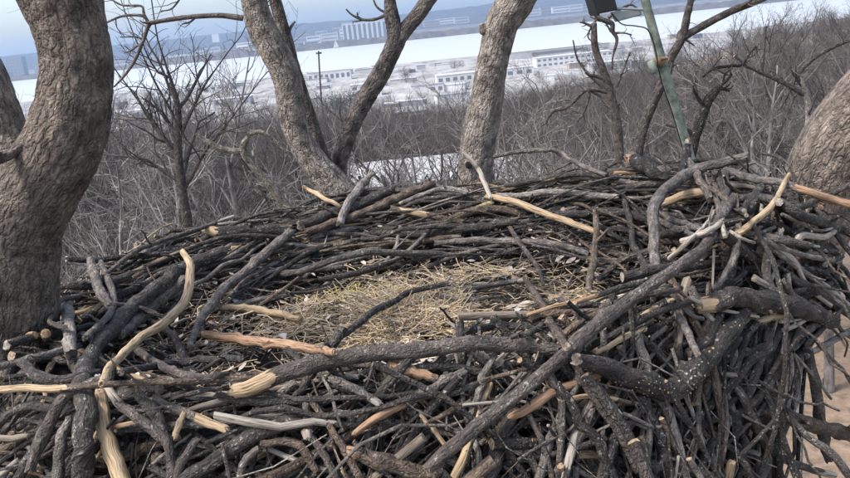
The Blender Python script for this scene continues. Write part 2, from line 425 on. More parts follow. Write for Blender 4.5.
# the wood that reads as one mass: instanced over the slope
def wood_points():
    out = []
    while len(out) < 5200:
        y = 26 + 500 * random.random() ** 0.9
        x = random.uniform(-1, 1) * (y * 0.66 + 25)
        if y < 45 and abs(x) < 7: continue
        if y < 70 and random.random() < .45: continue
        if math.hypot(x - 15, y - 31) < 13 or (y < 34 and .3 < x / y < .75): continue
        q = x / y
        if y < 120 and (-.10 < q < .06 or .07 < q < .17) and random.random() < .85: continue
        lim = 330 + 110 * sstep(.05, .3, q) + 40 * math.sin(x * .03) - 40 * (1 - sstep(-.35, -.1, q))
        if y > lim: continue
        if -9 < x + 0.02 * y < 9 and 88 < y < 122: continue
        out.append((x, y))
    return np.array(out)
def make_wood():
    p = wood_points(); z = ground_z(p[:, 0], p[:, 1]) - 0.2
    # the tree line: lower towards the yards, higher on the ridge
    s = rng.uniform(.55, 1.05, len(p)) * np.where(p[:, 1] < 60, .72, 1.0)
    def rc(zz):
        v = np.column_stack([p, zz]) - CAM; f = v @ _F; return W0 / 2 + FPX * (v @ _RT) / f, H0 / 2 - FPX * (v @ _UP) / f
    cx, top = rc(z + s * 14.5); _, foot = rc(z)
    lim = np.interp(cx, [-100, 110, 250, 300, 400, 470, 560, 620, 690, 740, 800, 850, 950], [136, 130, 128, 112, 112, 108, 92, 80, 66, 46, 32, 22, 10]) + rng.normal(0, 7, len(p))
    sc2 = np.where(top < lim, s * np.clip((foot - lim) / np.maximum(foot - top, 1), 0, 1), s)
    ok = (sc2 > .3) & (foot > lim + 3); p, z, s = p[ok], z[ok], sc2[ok]
    me = bpy.data.meshes.new('bare_wood'); me.vertices.add(len(p)); me.vertices.foreach_set('co', np.column_stack([p, z]).astype(np.float32).ravel())
    n = len(p)
    a = me.attributes.new('tree_scale', 'FLOAT', 'POINT'); a.data.foreach_set('value', s.astype(np.float32))
    rot = np.column_stack([rng.normal(0, .06, n), rng.normal(0, .06, n), rng.uniform(0, 6.28, n)]); a = me.attributes.new('tree_rot', 'FLOAT_VECTOR', 'POINT'); a.data.foreach_set('vector', rot.astype(np.float32).ravel())
    o = bpy.data.objects.new('bare_wood', me); sc.collection.objects.link(o)
    tag(o, 'mass of bare grey-brown winter trees covering the slope below the nest', 'woods', kind='stuff')
    ng = bpy.data.node_groups.new('wood_scatter', 'GeometryNodeTree')
    ng.interface.new_socket('Geometry', in_out='INPUT', socket_type='NodeSocketGeometry'); ng.interface.new_socket('Geometry', in_out='OUTPUT', socket_type='NodeSocketGeometry')
    N, L = ng.nodes, ng.links
    gi = N.new('NodeGroupInput'); go = N.new('NodeGroupOutput')
    m2p = N.new('GeometryNodeMeshToPoints'); L.new(gi.outputs[0], m2p.inputs[0])
    iop = N.new('GeometryNodeInstanceOnPoints'); L.new(m2p.outputs[0], iop.inputs['Points'])
    g2i = N.new('GeometryNodeGeometryToInstance')
    for t, c, h in PROTO:
        mb = bpy.data.objects.new('bare_tree_source', t.copy())
        # one mesh of trunk and crown for the mass
        v1 = len(t.vertices)
        import bmesh
        bm = bmesh.new(); bm.from_mesh(t); bm.from_mesh(c); me2 = bpy.data.meshes.new('bare_tree_source'); bm.to_mesh(me2); bm.free(); me2.materials.append(M_TREE)
        mb.data = me2
        oi = N.new('GeometryNodeObjectInfo'); oi.inputs[0].default_value = mb; oi.inputs['As Instance'].default_value = True
        L.new(oi.outputs['Geometry'], g2i.inputs[0])
    # every source picked at random
    join = N.new('GeometryNodeJoinGeometry')
    for l in list(L):
        if l.to_node == g2i: src = l.from_socket; L.remove(l); L.new(src, join.inputs[0])
    N.remove(g2i)
    L.new(join.outputs[0], iop.inputs['Instance']); iop.inputs['Pick Instance'].default_value = True
    ri = N.new('FunctionNodeRandomValue'); ri.data_type = 'INT'
    ri.inputs[4].default_value = 0; ri.inputs[5].default_value = len(PROTO) - 1
    L.new(ri.outputs[2], iop.inputs['Instance Index'])
    for nm, typ, sock in (('tree_scale', 'FLOAT', 'Scale'), ('tree_rot', 'FLOAT_VECTOR', 'Rotation')):
        na = N.new('GeometryNodeInputNamedAttribute'); na.data_type = typ; na.inputs[0].default_value = nm
        L.new(na.outputs[0], iop.inputs[sock])
    L.new(iop.outputs[0], go.inputs[0])
    md = o.modifiers.new('scatter', 'NODES'); md.node_group = ng
    return o
make_wood()

def place_tree(k, x, y, s, rz, label, group=None, name='bare_tree', tilt=0.0):
    t, c, h = PROTO[k]
    z = float(ground_z(x, y))
    e = empty(name, (x, y, z), label=label, cat='tree', group=group); e.rotation_euler = (0, tilt, rz); e.scale = (s, s, s)
    for nm, me in (('trunk', t), ('crown', c)):
        o = bpy.data.objects.new(nm, me); sc.collection.objects.link(o); o.parent = e
    return e

def at_tree(k, px, y, top_py, rz, label, group=None):
    """a bare tree whose foot stands below photograph column px at distance y and whose top reaches row top_py"""
    top = at_y(px, top_py, y); zg = float(ground_z(top[0], y))
    return place_tree(k, float(top[0]), y, (top[2] - zg) / (PROTO[k][2] * .98), rz, label, group)

TREES = [
    (0, 210, 34, 66, .3, 'tallest bare tree left of the forked pale trunk, its twigs against the river'),
    (2, 235, 30, 88, 1.1, 'bare tree with dense fine twigs just left of the pale leaning trunk'),
    (4, 128, 21, 118, 2.0, 'small bare tree right beside the thick brown trunk at the left'),
    (3, 100, 36, 122, 2.9, 'bare tree farther down the slope behind the thick brown trunk'),
    (5, 268, 34, 128, 4.0, 'low bare tree behind the foot of the pale leaning trunk'),
    (1, 408, 38, 100, 5.0, 'bare tree between the curved dark trunk and the upright grey trunk'),
    (4, 446, 30, 118, .8, 'small bare tree just left of the upright grey trunk'),
    (2, 540, 26, 58, 1.7, 'bare spreading tree right of the upright grey trunk, in front of the yards'),
    (0, 572, 34, 84, 2.6, 'slim bare tree behind the broken grey snag'),
    (3, 662, 40, 88, 3.4, 'bare tree behind the green pole'),
    (5, 740, 46, 72, 4.4, 'bare tree on the slope above the dark snag'),
    (1, 790, 42, 30, 5.2, 'tall bare tree at the upper right in front of the wooded ridge'),
    (2, 838, 36, 12, .2, 'bare tree at the right edge above the slanting trunk'),
    (5, 300, 42, 118, 3.7, 'dark bare tree between the pale leaning trunk and the curved dark trunk'),
    (1, 150, 44, 112, 2.2, 'broad dark bare tree in the wood right of the thick brown trunk'),
    (5, 520, 40, 92, 5.5, 'dark bare tree close to the right side of the grey trunk'),
    (1, 630, 52, 86, 1.9, 'dark bare tree in the wood left of the green pole'),
    (5, 712, 60, 78, 2.7, 'dark round-crowned bare tree on the slope right of the green pole'),
    (1, 765, 58, 62, .6, 'dark round-crowned bare tree below the ridge, left of the pale dead stem'),
    (5, 822, 50, 46, 3.1, 'dark bare tree below the ridge at the right edge'),
    (1, 380, 46, 122, 4.7, 'dark bare tree above the white-roofed hall'),
    (4, 345, 26, 132, 1.4, 'small bare tree below the fork of the curved dark trunk'),
]
for k, px, y, tp, rz, lab in TREES: at_tree(k, px, y, tp, rz, lab, 'bare trees on the slope')

# ------------------------------------------------------------------ traced trees: real limbs at their own distance
def traced(pts, y, m=None):
    """photograph polyline (x, y, width) put at distance y (or per-point distances); returns points and radii"""
    a = np.array(pts, float); yy = np.broadcast_to(np.asarray(y, float), (len(a),))
    P = at_y(a[:, 0], a[:, 1], yy)
    dist = np.linalg.norm(P - CAM, axis=1)
    rad = a[:, 2] / 2 / FPX * dist * 0.97
    m = m or max(8, 5 * len(a))
    c = catmull(np.column_stack([P, rad]), m)
    return c[:, :3], np.abs(c[:, 3])

def to_ground(P, rad, n=14, drift=(0, 0)):
    p = P[-1]; zg = float(ground_z(p[0], p[1])) - 0.3
    t = np.linspace(0, 1, n + 1)[1:, None]
    d = P[-1] - P[-3]; d = d / np.linalg.norm(d)
    ext = p + np.array([drift[0], drift[1], zg - p[2]]) * t + np.array([d[0], d[1], 0]) * 0.6 * np.sin(np.clip(t * 2, 0, 1) * math.pi / 2)
    return np.concatenate([P, ext]), np.concatenate([rad, rad[-1] * np.linspace(1.03, 1.5, n)])

def trunk_disp(amp, f):
    def fn(loc, Rr):
        q = loc * np.array([f, f, f * .28])
        a = fbm(q, 3, 41); b = fbm(q * 2.3 + 7, 2, 47)
        ridge = .6 - np.minimum(np.abs(2 * a - 1) * 5, 1.0) * -.9 - .9
        return amp * (ridge * 1.0 + (b - .5) * 1.1) + amp * 2.6 * (fbm(loc * np.array([6, 6, 3.5]), 2, 53) - .5)
    return fn

def thick_trunk(name, parent, P, rad, tint, amp=0.007, f=30, sides=64, step=0.012, top_len=9.0, mat=None):
    """dense tube with real furrowed relief where it is near the nest, coarser farther along"""
    seg = np.linalg.norm(np.diff(P, axis=0), axis=1); L = np.concatenate([[0], np.cumsum(seg)])
    near = np.linalg.norm(P - np.array([0, 3.2, RIM_Z + .4]), axis=1)
    us = [0.0]
    while us[-1] < L[-1]:
        nr = np.interp(us[-1], L, near); us.append(us[-1] + (step if nr < 2.4 else 0.08 if nr < 4 else 0.35))
    us = np.array(us); us[-1] = L[-1]
    Q = np.column_stack([np.interp(us, L, P[:, i]) for i in range(3)]); q = np.interp(us, L, rad)
    mb = MB(); tubes(mb, Q, q, sides, tint=np.array(tint), wood=np.array([.3, .22, .15]), disp=trunk_disp(amp, f), caps=True)
    return mb.build(name, mat or M_TRUNK, parent)

def twiggy(mb, P, rad, nchild, length, tint, maxlev=3, rmin=0.003, start=.15, ang=(30, 65), up=0.03, wig=.2, lev0=1):
    out = []; ds = list(norm(np.gradient(P, axis=0)))
    branch_out(out, P, rad, ds, length, lev0, maxlev, nchild, (0.4, 0.75), ang, wig, up, start, rmin)
    branches_to(mb, out, (1, 2, 3, 4), tint)

def upward(P, rad, length=3.0, n=8, bend=(0, 0, 0.3)):
    """continue a traced limb above the frame"""
    d = P[0] - P[2]; d = d / np.linalg.norm(d); pts = []; p = P[0]; r = []
    for i in range(n):
        d = d + np.array(bend) / n; d /= np.linalg.norm(d); p = p + d * length / n; pts.append(p); r.append(rad[0] * (1 - .6 * (i + 1) / n))
    return np.concatenate([np.array(pts)[::-1], P]), np.concatenate([np.array(r)[::-1], rad])

# --- thick brown trunk at the left
BROWN = (.12, .10, .085); GREYB = (.19, .168, .15); DARKB = (.105, .09, .082)
lt = [(56, -22, 78), (61, 0, 72), (70, 30, 65), (76, 62, 64), (75, 93, 65), (70, 124, 70), (58, 155, 72), (39, 186, 75), (22, 214, 79), (12, 240, 84), (8, 290, 88), (6, 345, 92)]
P, r_ = traced(lt, 2.62, 60); P, r_ = upward(P, r_, 5, 10); P, r_ = to_ground(P, r_)
base = P[-1].copy(); base[2] += .3
tree = empty('oak_tree', base, label='thick curved trunk with rough brown bark at the left edge of the nest', cat='tree')
thick_trunk('trunk', tree, P, r_, BROWN, amp=.0048, f=38)
l2 = [(-75, -25, 44), (-52, 20, 45), (-30, 60, 46), (-12, 100, 46), (2, 140, 47), (14, 176, 50), (22, 215, 50)]
P2, q2 = traced(l2, [2.75, 2.75, 2.75, 2.74, 2.73, 2.7, 2.66], 36); P2, q2 = upward(P2, q2, 4, 8)
thick_trunk('limb', tree, P2, q2, GREYB, amp=.005, f=34, sides=48)
s2 = [(-14, 164, 9), (4, 157, 10), (16, 151, 10), (28, 146, 11), (38, 140, 10)]
P2, q2 = traced(s2, [2.42, 2.48, 2.52, 2.55, 2.6], 24); mb = MB(); tubes(mb, P2, q2, 14, tint=np.array(DARKB), wob=.12, knots=3); mb.build('stub', M_TRUNK, tree)
mb = MB(); twiggy(mb, P[:11][::-1], r_[:11][::-1] * .5, (5, 6, 5), 2.6, DARKB, up=.2, rmin=.004, start=0.0, lev0=1); mb.build('crown', M_TREE, tree)

# --- pale leaning trunk with the dark stem behind it
def small_branches(tree, traces, y, tint, tw=(2, 3), tl=.25, name='branch'):
    for tr in traces:
        P, q = traced(tr, y)
        mb = MB(); tubes(mb, P, q, 8, tint=np.array(tint), wob=.12, knots=2)
        twiggy(mb, P, q, tw, tl, tint, maxlev=2, rmin=.0016, start=.3, lev0=1)
        mb.build(name, M_TREE if False else M_STICK, tree)

YP = 4.45
pt = [(246, -25, 23), (254, 0, 24), (261, 26, 27), (275, 52, 28), (287, 78, 27), (291, 108, 26), (298, 136, 25), (314, 162, 28), (335, 188, 34), (346, 203, 38), (356, 226, 40)]
P, r_ = traced(pt, YP, 56); P, r_ = upward(P, r_, 4, 8); P, r_ = to_ground(P, r_)
tree = empty('oak_tree', P[-1] + np.array([0, 0, .3]), label='pale grey trunk leaning left out of the back of the nest', cat='tree')
thick_trunk('trunk', tree, P, r_, GREYB, amp=.0045, f=36, sides=48)
mb = MB(); twiggy(mb, P[:9][::-1], r_[:9][::-1] * .6, (6, 6, 5), 2.2, DARKB, up=.2, rmin=.004, start=0.0); mb.build('crown', M_TREE, tree)
small_branches(tree, [[(243, 18, 6), (220, 15.5, 5), (189, 17, 4.6), (156, 22, 4.2), (149, 25, 4), (143, 41, 3.6), (135, 60, 3.2), (125, 75, 2.4), (114, 87, 1.6)],
                      [(149, 25, 3.2), (143, 16, 3), (125, 15.6, 2.4), (112, 20, 2), (100, 26, 1.5)],
                      [(150, 25, 2.8), (144, 14, 2.6), (141, 6, 2.2), (122, 5, 1.8), (108, -3, 1.3)],
                      [(186, -12, 2.4), (179, 0, 2), (171, 9, 1.6), (160, 11, 1)],
                      [(143, 41, 2.2), (137, 37, 1.8), (120, 37, 1.1)],
                      [(196, 17, 2), (190, 22, 1.8), (182, 24, 1.2)],
                      [(268, 34, 3), (262, 14, 2.4), (268, -4, 1.6)]], YP, DARKB)

YD = 4.75
dt = [(268, -22, 12), (275, 0, 12), (284, 33, 13), (293, 67, 14), (305, 104, 14), (311, 124, 15), (317, 145, 16), (325, 166, 18), (338, 190, 20), (350, 215, 22)]
P, r_ = traced(dt, YD, 48); P, r_ = upward(P, r_, 3, 8); P, r_ = to_ground(P, r_)
tree = empty('oak_tree', P[-1] + np.array([0, 0, .3]), label='slim dark trunk close behind the pale leaning trunk', cat='tree')
thick_trunk('trunk', tree, P, r_, DARKB, amp=.003, f=44, sides=32)
small_branches(tree, [[(288, 33, 4), (291, 27, 3), (295, 21, 1.6)], [(287, 36, 3), (284, 28, 2.4), (283, 22, 1.4)]], YD, DARKB, tw=(1,), tl=.06, name='stub')
mb = MB(); twiggy(mb, P[:9][::-1], r_[:9][::-1] * .6, (5, 5, 5), 1.8, DARKB, up=.2, rmin=.004, start=0.0); mb.build('crown', M_TREE, tree)

YC = 4.85
ct = [(446, -26, 13), (428, 0, 14), (417, 16, 14), (404, 31, 15), (396, 42, 18), (389, 58, 18), (378, 79, 19), (362, 104, 19), (352, 124, 18), (346, 140, 18), (339, 162, 18), (338, 178, 20), (342, 205, 22), (348, 225, 22)]
P, r_ = traced(ct, YC, 64); P, r_ = upward(P, r_, 3, 8); P, r_ = to_ground(P, r_)
tree = empty('oak_tree', P[-1] + np.array([0, 0, .3]), label='curved dark trunk with pale lichen that forks near the top, beside the pale trunk', cat='tree')
thick_trunk('trunk', tree, P, r_, (.12, .105, .098), amp=.004, f=40, sides=40)
P3, q3 = traced([(388, -24, 9), (390, 0, 11), (391, 12, 14), (394, 28, 15), (396, 44, 14)], YC - .01, 24); P3, q3 = upward(P3, q3, 2.5, 8)
thick_trunk('limb', tree, P3, q3, (.10, .088, .082), amp=.004, f=40, sides=32)
small_branches(tree, [[(388, 14, 3.4), (376, 19, 3), (366, 20, 2.6), (358, 18, 2.4), (351, 14, 2), (346, 9, 1.4)], [(386, 13, 2.6), (378, 8, 2.2), (374, 1, 1.8), (371, -10, 1.2)],
                      [(358, 18, 1.8), (357, 12, 1)], [(365, 20, 1.6), (352, 22, 1)]], YC, DARKB, tw=(1,), tl=.08)
mb = MB(); twiggy(mb, P[:9][::-1], r_[:9][::-1] * .6, (5, 5, 5), 1.8, DARKB, up=.2, rmin=.004, start=0.0); mb.build('crown', M_TREE, tree)

# --- upright grey trunk in the middle
YM = 4.6
mt = [(527, -22, 39), (516, 0, 37), (508, 13, 35), (501, 26, 33), (495, 52, 31), (490, 78, 31), (486, 104, 34), (480, 130, 35), (477, 155, 35), (475.5, 178, 35), (475, 205, 37), (475, 235, 38)]
P, r_ = traced(mt, YM, 60); P, r_ = upward(P, r_, 5, 10); P, r_ = to_ground(P, r_)
tree = empty('oak_tree', P[-1] + np.array([0, 0, .3]), label='upright grey trunk rising behind the middle of the nest', cat='tree')
thick_trunk('trunk', tree, P, r_, (.20, .178, .162), amp=.0045, f=40, sides=56)
small_branches(tree, [[(489, 34, 7), (484, 29, 7), (481.5, 24, 5)]], YM - .02, (.15, .12, .10), tw=(), tl=.05, name='knot')
mb = MB(); hx = at_y(468.5, 165, YM - .105); tubes(mb, np.stack([hx + [0, -.012, 0], hx + [0, .03, 0]]), np.array([.019, .017]), 12, tint=np.array([.02, .016, .014]), caps=True, wob=.2); mb.build('knot_hole', flat_mat('hole_shade_colour', (.018, .015, .013), 1.0, .2, 60), tree)  # solid plug, near-black colour stands for the shade inside the hole
mb = MB(); twiggy(mb, P[:11][::-1], r_[:11][::-1] * .5, (7, 6, 5), 2.6, DARKB, up=.2, rmin=.004, start=0.0); mb.build('crown', M_TREE, tree)

# --- slanting trunk at the right
YR = 3.35
rt = [(1010, -20, 66), (950, 30, 68), (905, 72, 70), (866, 112, 71), (838, 148, 70), (822, 182, 69), (815, 215, 68), (800, 260, 66), (768, 330, 66), (730, 420, 66)]
P, r_ = traced(rt, [3.2, 3.25, 3.3, 3.34, 3.38, 3.42, 3.46, 3.5, 3.53, 3.55], 48); P, r_ = upward(P, r_, 5, 10); P, r_ = to_ground(P, r_)
tree = empty('oak_tree', P[-1] + np.array([0, 0, .3]), label='thick light-barked trunk slanting out of the right edge of the nest', cat='tree')
thick_trunk('trunk', tree, P, r_, (.18, .15, .128), amp=.0035, f=42, sides=64)
mb = MB(); twiggy(mb, P[:11][::-1], r_[:11][::-1] * .5, (7, 6, 5), 2.6, DARKB, up=.2, rmin=.004, start=0.0); mb.build('crown', M_TREE, tree)

# --- traced trees farther back
def back_tree(label, y, main, others, tint, tw=(9, 5, 4), tl=1.0, name='bare_tree', otw=(4, 3), up=True, mat=None, grown=False, main_tint=None):
    P, q = traced(main, y)
    if up and main[0][1] <= 2: P, q = upward(P, q, 3, 8)
    PG, qg = to_ground(P, q)
    t = empty(name, PG[-1] + np.array([0, 0, .3]), label=label, cat='tree')
    mb = MB(); tubes(mb, PG, qg, 12, tint=np.array(main_tint or tint), wob=.14, knots=4, wood=np.array([.35, .27, .2])); mb.build('trunk', M_TRUNK, t)
    cb = MB(); twiggy(cb, P[::-1], q[::-1], tw, tl, tint, rmin=.0035)
    def tip(P_, q_):
        if not grown: return
        out = []; grow(out, P_[0], P_[0] - P_[2], tl * .8, q_[0], 2, 4, (5, 5, 5, 4), up=.06, rmin=.0035, start=.1, rtip=.3); branches_to(cb, out, (2, 3, 4), tint)
    tip(P, q)
    for o in others:
        P2, q2 = traced(o, y)
        if o[0][1] <= 2: P2, q2 = upward(P2, q2, 2.5, 8)
        b = MB(); tubes(b, P2, q2, 8, tint=np.array(tint), wob=.14, knots=3); b.build('limb', M_TRUNK, t)
        twiggy(cb, P2[::-1], q2[::-1], otw, tl * .7, tint, rmin=.003); tip(P2, q2)
    cb.build('crown', M_TREE, t)
    return t
BLK = (.022, .019, .018)
back_tree('dark forked tree right of the green pole, its limb slanting up to the right', 9.0,
          [(691, 0, 6), (687, 16, 7), (682, 38, 8), (671, 58, 9), (658, 93, 9), (645, 122, 10), (638, 150, 11)],
          [[(772, -6, 5), (760, 0, 6), (734, 10, 7), (708, 23, 7), (682, 38, 8)]], (.055, .047, .044), tw=(6, 4, 3), tl=.9)
back_tree('grey snag with a broken blunt top left of the green pole', 10.5,
          [(594, 23, 5.5), (595, 47, 7), (602, 67, 7.5), (609, 88, 8), (617, 122, 9), (619, 150, 10)],
          [[(545, 124, 3), (552, 112, 3.4), (566, 108, 3.6), (577, 98, 3.8), (586, 90, 4), (598, 90, 4.5), (610, 93, 5)], [(630, 52, 1.6), (624, 68, 2.2), (616, 88, 3)], [(573, 40, 1.5), (578, 60, 2), (592, 78, 2.4), (608, 92, 3)],
           [(577, 122, 2), (584, 112, 2.6), (588, 100, 3), (590, 91, 3)],
           [(585, -8, 3), (591, 4, 4.2), (597, 16, 4.8), (606, 21, 5), (612, 24, 5), (613, 32, 4), (617, 40, 3.4), (613, 56, 2.2), (612, 70, 1.6)],
           [(641, 12, 1.5), (632, 5, 2), (622, 8, 2.4), (608, 18, 3.2)], [(632, 35, 1.2), (624, 33, 1.6), (615, 33, 2.2)], [(592, 42, 1), (588, 36, 1.6), (592, 26, 2), (597, 19, 3)]], (.075, .064, .06), tw=(3, 3, 3), tl=.6, otw=(3, 3), up=False)
back_tree('black broken snag with a pale tip standing behind the right rim', 7.0,
          [(720, 85, 7), (713, 94, 9), (707, 103, 9), (701, 120, 10), (695, 138, 10), (690, 160, 10)],
          [[(744, 65, 2.6), (730, 66, 2.8), (716, 68, 3), (708, 72, 3), (702, 78, 2)], [(732, 74, 2), (727, 80, 2.6), (719, 87, 3.4)], [(756, 46, 1.4), (748, 56, 2), (742, 66, 2.4)]], BLK, tw=(2, 3), tl=.4, otw=(3, 3), up=False)
back_tree('pale dead stem with dark side limbs in front of the wooded ridge', 8.2,
          [(800, 76, 3), (804, 90, 5), (808, 104, 6), (809, 124, 7), (806, 150, 8)],
          [[(734, 56, 2), (748, 66, 3), (765, 74, 4), (784, 83, 4.6), (803, 94, 5)], [(766, 26, 2), (764, 48, 2.6), (762, 71, 3.4)], [(858, 38, 3), (840, 44, 3.4), (817, 56, 3.8), (799, 73, 4), (790, 90, 3.6), (780, 108, 2.6)],
           [(803, 88, 2.6), (792, 72, 2), (790, 55, 1.4)]], (.06, .052, .05), tw=(3, 3), tl=.5, otw=(5, 3), up=False, main_tint=(.24, .22, .20))
back_tree('leaning mossy dead trunk with pale broken limbs at the foot of the pale trunk', 6.6,
          [(250, 134, 4), (243, 148, 8), (250, 162, 8), (262, 176, 8), (277, 194, 9), (296, 218, 10)],
          [[(196, 134, 3), (210, 143, 5), (222, 149, 6), (236, 151, 6), (243, 150, 6)], [(250, 134, 4.4), (262, 132, 4), (276, 142, 3), (291, 158, 1.8)], [(243, 166, 2), (252, 185, 3), (262, 194, 3), (276, 200, 3)], [(252, 156, 2), (258, 172, 3), (274, 190, 3.4)]],
          (.16, .15, .13), tw=(4, 3), tl=.35, otw=(3, 2), up=False)
back_tree('bare grey tree with many forking limbs behind the left rim of the nest', 15.0,
          [(165, 62, 2), (172, 84, 4), (178, 110, 6.5), (178, 149, 8), (182, 188, 9), (189, 234, 10)],
          [[(215, 70, 1.6), (204, 86, 2.4), (192, 110, 3.2), (180, 136, 4)], [(118, 156, 1.6), (133, 158, 2.2), (150, 162, 2.8), (163, 171, 3.4), (180, 182, 4)], [(132, 92, 1.6), (144, 108, 2.4), (158, 128, 3), (172, 150, 3.6)], [(236, 112, 1.6), (222, 130, 2.4), (206, 150, 3), (184, 190, 4)],
           [(144, 58, 1.4), (154, 80, 2), (166, 102, 2.6), (177, 122, 3)]], (.052, .046, .044), tw=(12, 7, 6), tl=2.4, otw=(8, 6), grown=True)

# ------------------------------------------------------------------ the nest
PI = math.pi
NC = np.array([-0.05, 3.05])
_out = np.array([(0.0, 1.86), (.38, 1.90), (.66, 2.10), (1.0, 2.36), (1.38, 2.66), (1.62, 3.0), (1.55, 3.4), (1.42, 3.75), (1.0, 4.15), (.4, 4.32), (-.4, 4.30), (-1.0, 4.1), (-1.45, 3.65), (-1.62, 3.1), (-1.55, 2.55), (-1.35, 2.1), (-.95, 1.85), (-.5, 1.82)]) - NC
_a = np.arctan2(_out[:, 1], _out[:, 0]); _o = np.argsort(_a)
_th = np.linspace(-math.pi, math.pi, 721)
_rr = np.interp(_th, _a[_o], np.hypot(_out[:, 0], _out[:, 1])[_o], period=2 * math.pi)
_k = np.hanning(61); _k /= _k.sum(); _rr = np.convolve(np.concatenate([_rr[-61:-1], _rr, _rr[1:61]]), _k, 'same')[60:-60]
def nest_R(th): return np.interp(th, _th, _rr, period=2 * math.pi)
def nest_s(x, y):
    dx, dy = np.asarray(x) - NC[0], np.asarray(y) - NC[1]; th = np.arctan2(dy, dx)
    return np.hypot(dx, dy) / nest_R(th), th
def nest_prof(s, th):
    s = np.asarray(s, float)
    z = -0.235 + 0.235 * sstep(.42, .86, s) + .02 * np.cos(np.clip(s / .42, 0, 1) * math.pi)
    wr = np.asarray(th, float)
    u = np.maximum(s - .9, 0) * nest_R(th) * (1 + 1.3 * sstep(-1.25, -.75, wr) * (1 - sstep(.2, .6, wr)))
    z = z - (0.75 * u + 1.9 * u * u) + .10 * sstep(.6, .85, s) * sstep(-.75, -.3, wr) * (1 - sstep(.55, 1.0, wr))
    return z
def nest_z(x, y):
    s, th = nest_s(x, y)
    n = (fbm(np.stack([np.asarray(x) * 3.2, np.asarray(y) * 3.2, 0 * np.asarray(x)], -1), 3, 61) - .5) * .11
    return RIM_Z + nest_prof(s, th) + n
def on_surf(s, th):
    r = s * nest_R(th); x = NC[0] + r * np.cos(th); y = NC[1] + r * np.sin(th)
    return np.stack([x, y, nest_z(x, y)], -1)

nest = empty('bird_nest', (NC[0], NC[1], RIM_Z - 1.5), label='huge bird nest of dark sticks lined with dry grass, wedged between the trunks', cat='nest')
# compact heart of the nest, its dark colour painted as shade between the sticks
def nest_core():
    th = np.linspace(-math.pi, math.pi, 160, endpoint=False)
    rings = []
    for s in np.concatenate([np.linspace(.04, 1.0, 30), np.linspace(1.03, 1.3, 9)]):
        p = on_surf(np.full_like(th, s), th); p[:, 2] -= .10 + .12 * sstep(.80, 1.1, s)
        sec = sstep(-1.0, -.6, th) * (1 - sstep(.5, .9, th))
        sh = (1 - .13 * sstep(.85, 1.1, s) - .42 * sec * sstep(.93, 1.3, s))[:, None]; p[:, :2] = NC + (p[:, :2] - NC) * sh
        p[:, 2] = np.where(sec > .01, np.maximum(p[:, 2], RIM_Z - .55 - .5 * (1 - sec)), p[:, 2])
        p += (fbm(p * 9, 3, 71)[:, None] - .5) * .07
        rings.append(p)
    zb = rings[-1][:, 2].mean()
    for k, f in ((1, .8), (2, .5), (3, .1)):
        q = rings[-1 if k == 1 else -k].copy(); q[:, :2] = NC + (rings[36][:, :2] - NC) * f; q[:, 2] = zb - .12 * k; rings.append(q)
    V = np.array(rings); n, m = V.shape[:2]
    i = np.arange(n - 1)[:, None] * m; j = np.arange(m)[None]; j2 = (j + 1) % m
    mb = MB(); mb.add(V, quads=np.stack([i + j, i + j2, i + m + j2, i + m + j], -1))
    mb.add([*V[0], V[0].mean(0)], tris=[[a, (a + 1) % m, m] for a in range(m)])
    mt_, N, L, P_ = new_mat('debris_gap_shade')
    g = N.new('ShaderNodeNewGeometry')
    c = ramp(N, noise(N, L, g.outputs['Position'], 45, 5, .7), L, [(.3, (.018, .015, .013)), (.55, (.05, .04, .033)), (.75, (.11, .088, .068))])  # debris tones kept very dark so the gaps look shaded
    L.new(c, P_.inputs['Base Color']); P_.inputs['Roughness'].default_value = 1
    bp = N.new('ShaderNodeBump'); bp.inputs['Distance'].default_value = .03; L.new(noise(N, L, g.outputs['Position'], 60, 5, .7), bp.inputs['Height']); L.new(bp.outputs[0], P_.inputs['Normal'])
    return mb.build('packed_core', mt_, nest, attrs=False)
nest_core()

TINTS = np.array([(.045, .039, .035), (.062, .053, .048), (.026, .0232, .0215), (.10, .089, .081), (.19, .172, .155), (.088, .063, .046), (.135, .102, .074), (.26, .235, .205)])
TW = np.array([.24, .21, .15, .15, .08, .08, .06, .03])
WOODS = np.array([(.34, .26, .17), (.30, .20, .12), (.30, .27, .23), (.20, .165, .13)])
def colours(K):
    i = rng.choice(len(TINTS), K, p=TW / TW.sum()); c = TINTS[i] * rng.uniform(.72, 1.2, (K, 1))
    return c, WOODS[rng.integers(0, len(WOODS), K)]

def chords(A, B, n, bend=.06, lift=(0, .05), cap=.14):
    """sticks from A to B resting on the nest surface; (K,n,3)"""
    K = len(A); t = np.linspace(0, 1, n)[None, :, None]
    P = A[:, None] * (1 - t) + B[:, None] * t
    L = np.linalg.norm(B - A, axis=1)
    d = norm(B - A); side = norm(np.cross(d, rng.normal(size=(K, 3))))
    side2 = norm(np.cross(d, side))
    w1 = np.sin(t[0, :, 0] * math.pi)[None] * rng.normal(0, bend, (K, 1)) * L[:, None]
    w2 = np.sin(t[0, :, 0] * 2 * math.pi)[None] * rng.normal(0, bend * .5, (K, 1)) * L[:, None]
    kink = np.cumsum(rng.normal(0, bend * .22, (K, n)), axis=1) * L[:, None]; kink -= np.linspace(0, 1, n)[None] * kink[:, -1:]
    P = P + side[:, None] * (w1 + w2)[..., None] + side2[:, None] * kink[..., None]
    pen = nest_z(P[..., 0], P[..., 1]) - P[..., 2]
    up = np.clip(pen.max(axis=1), -.03, cap)
    P[..., 2] += (up + rng.uniform(lift[0], lift[1], K))[:, None]
    return P

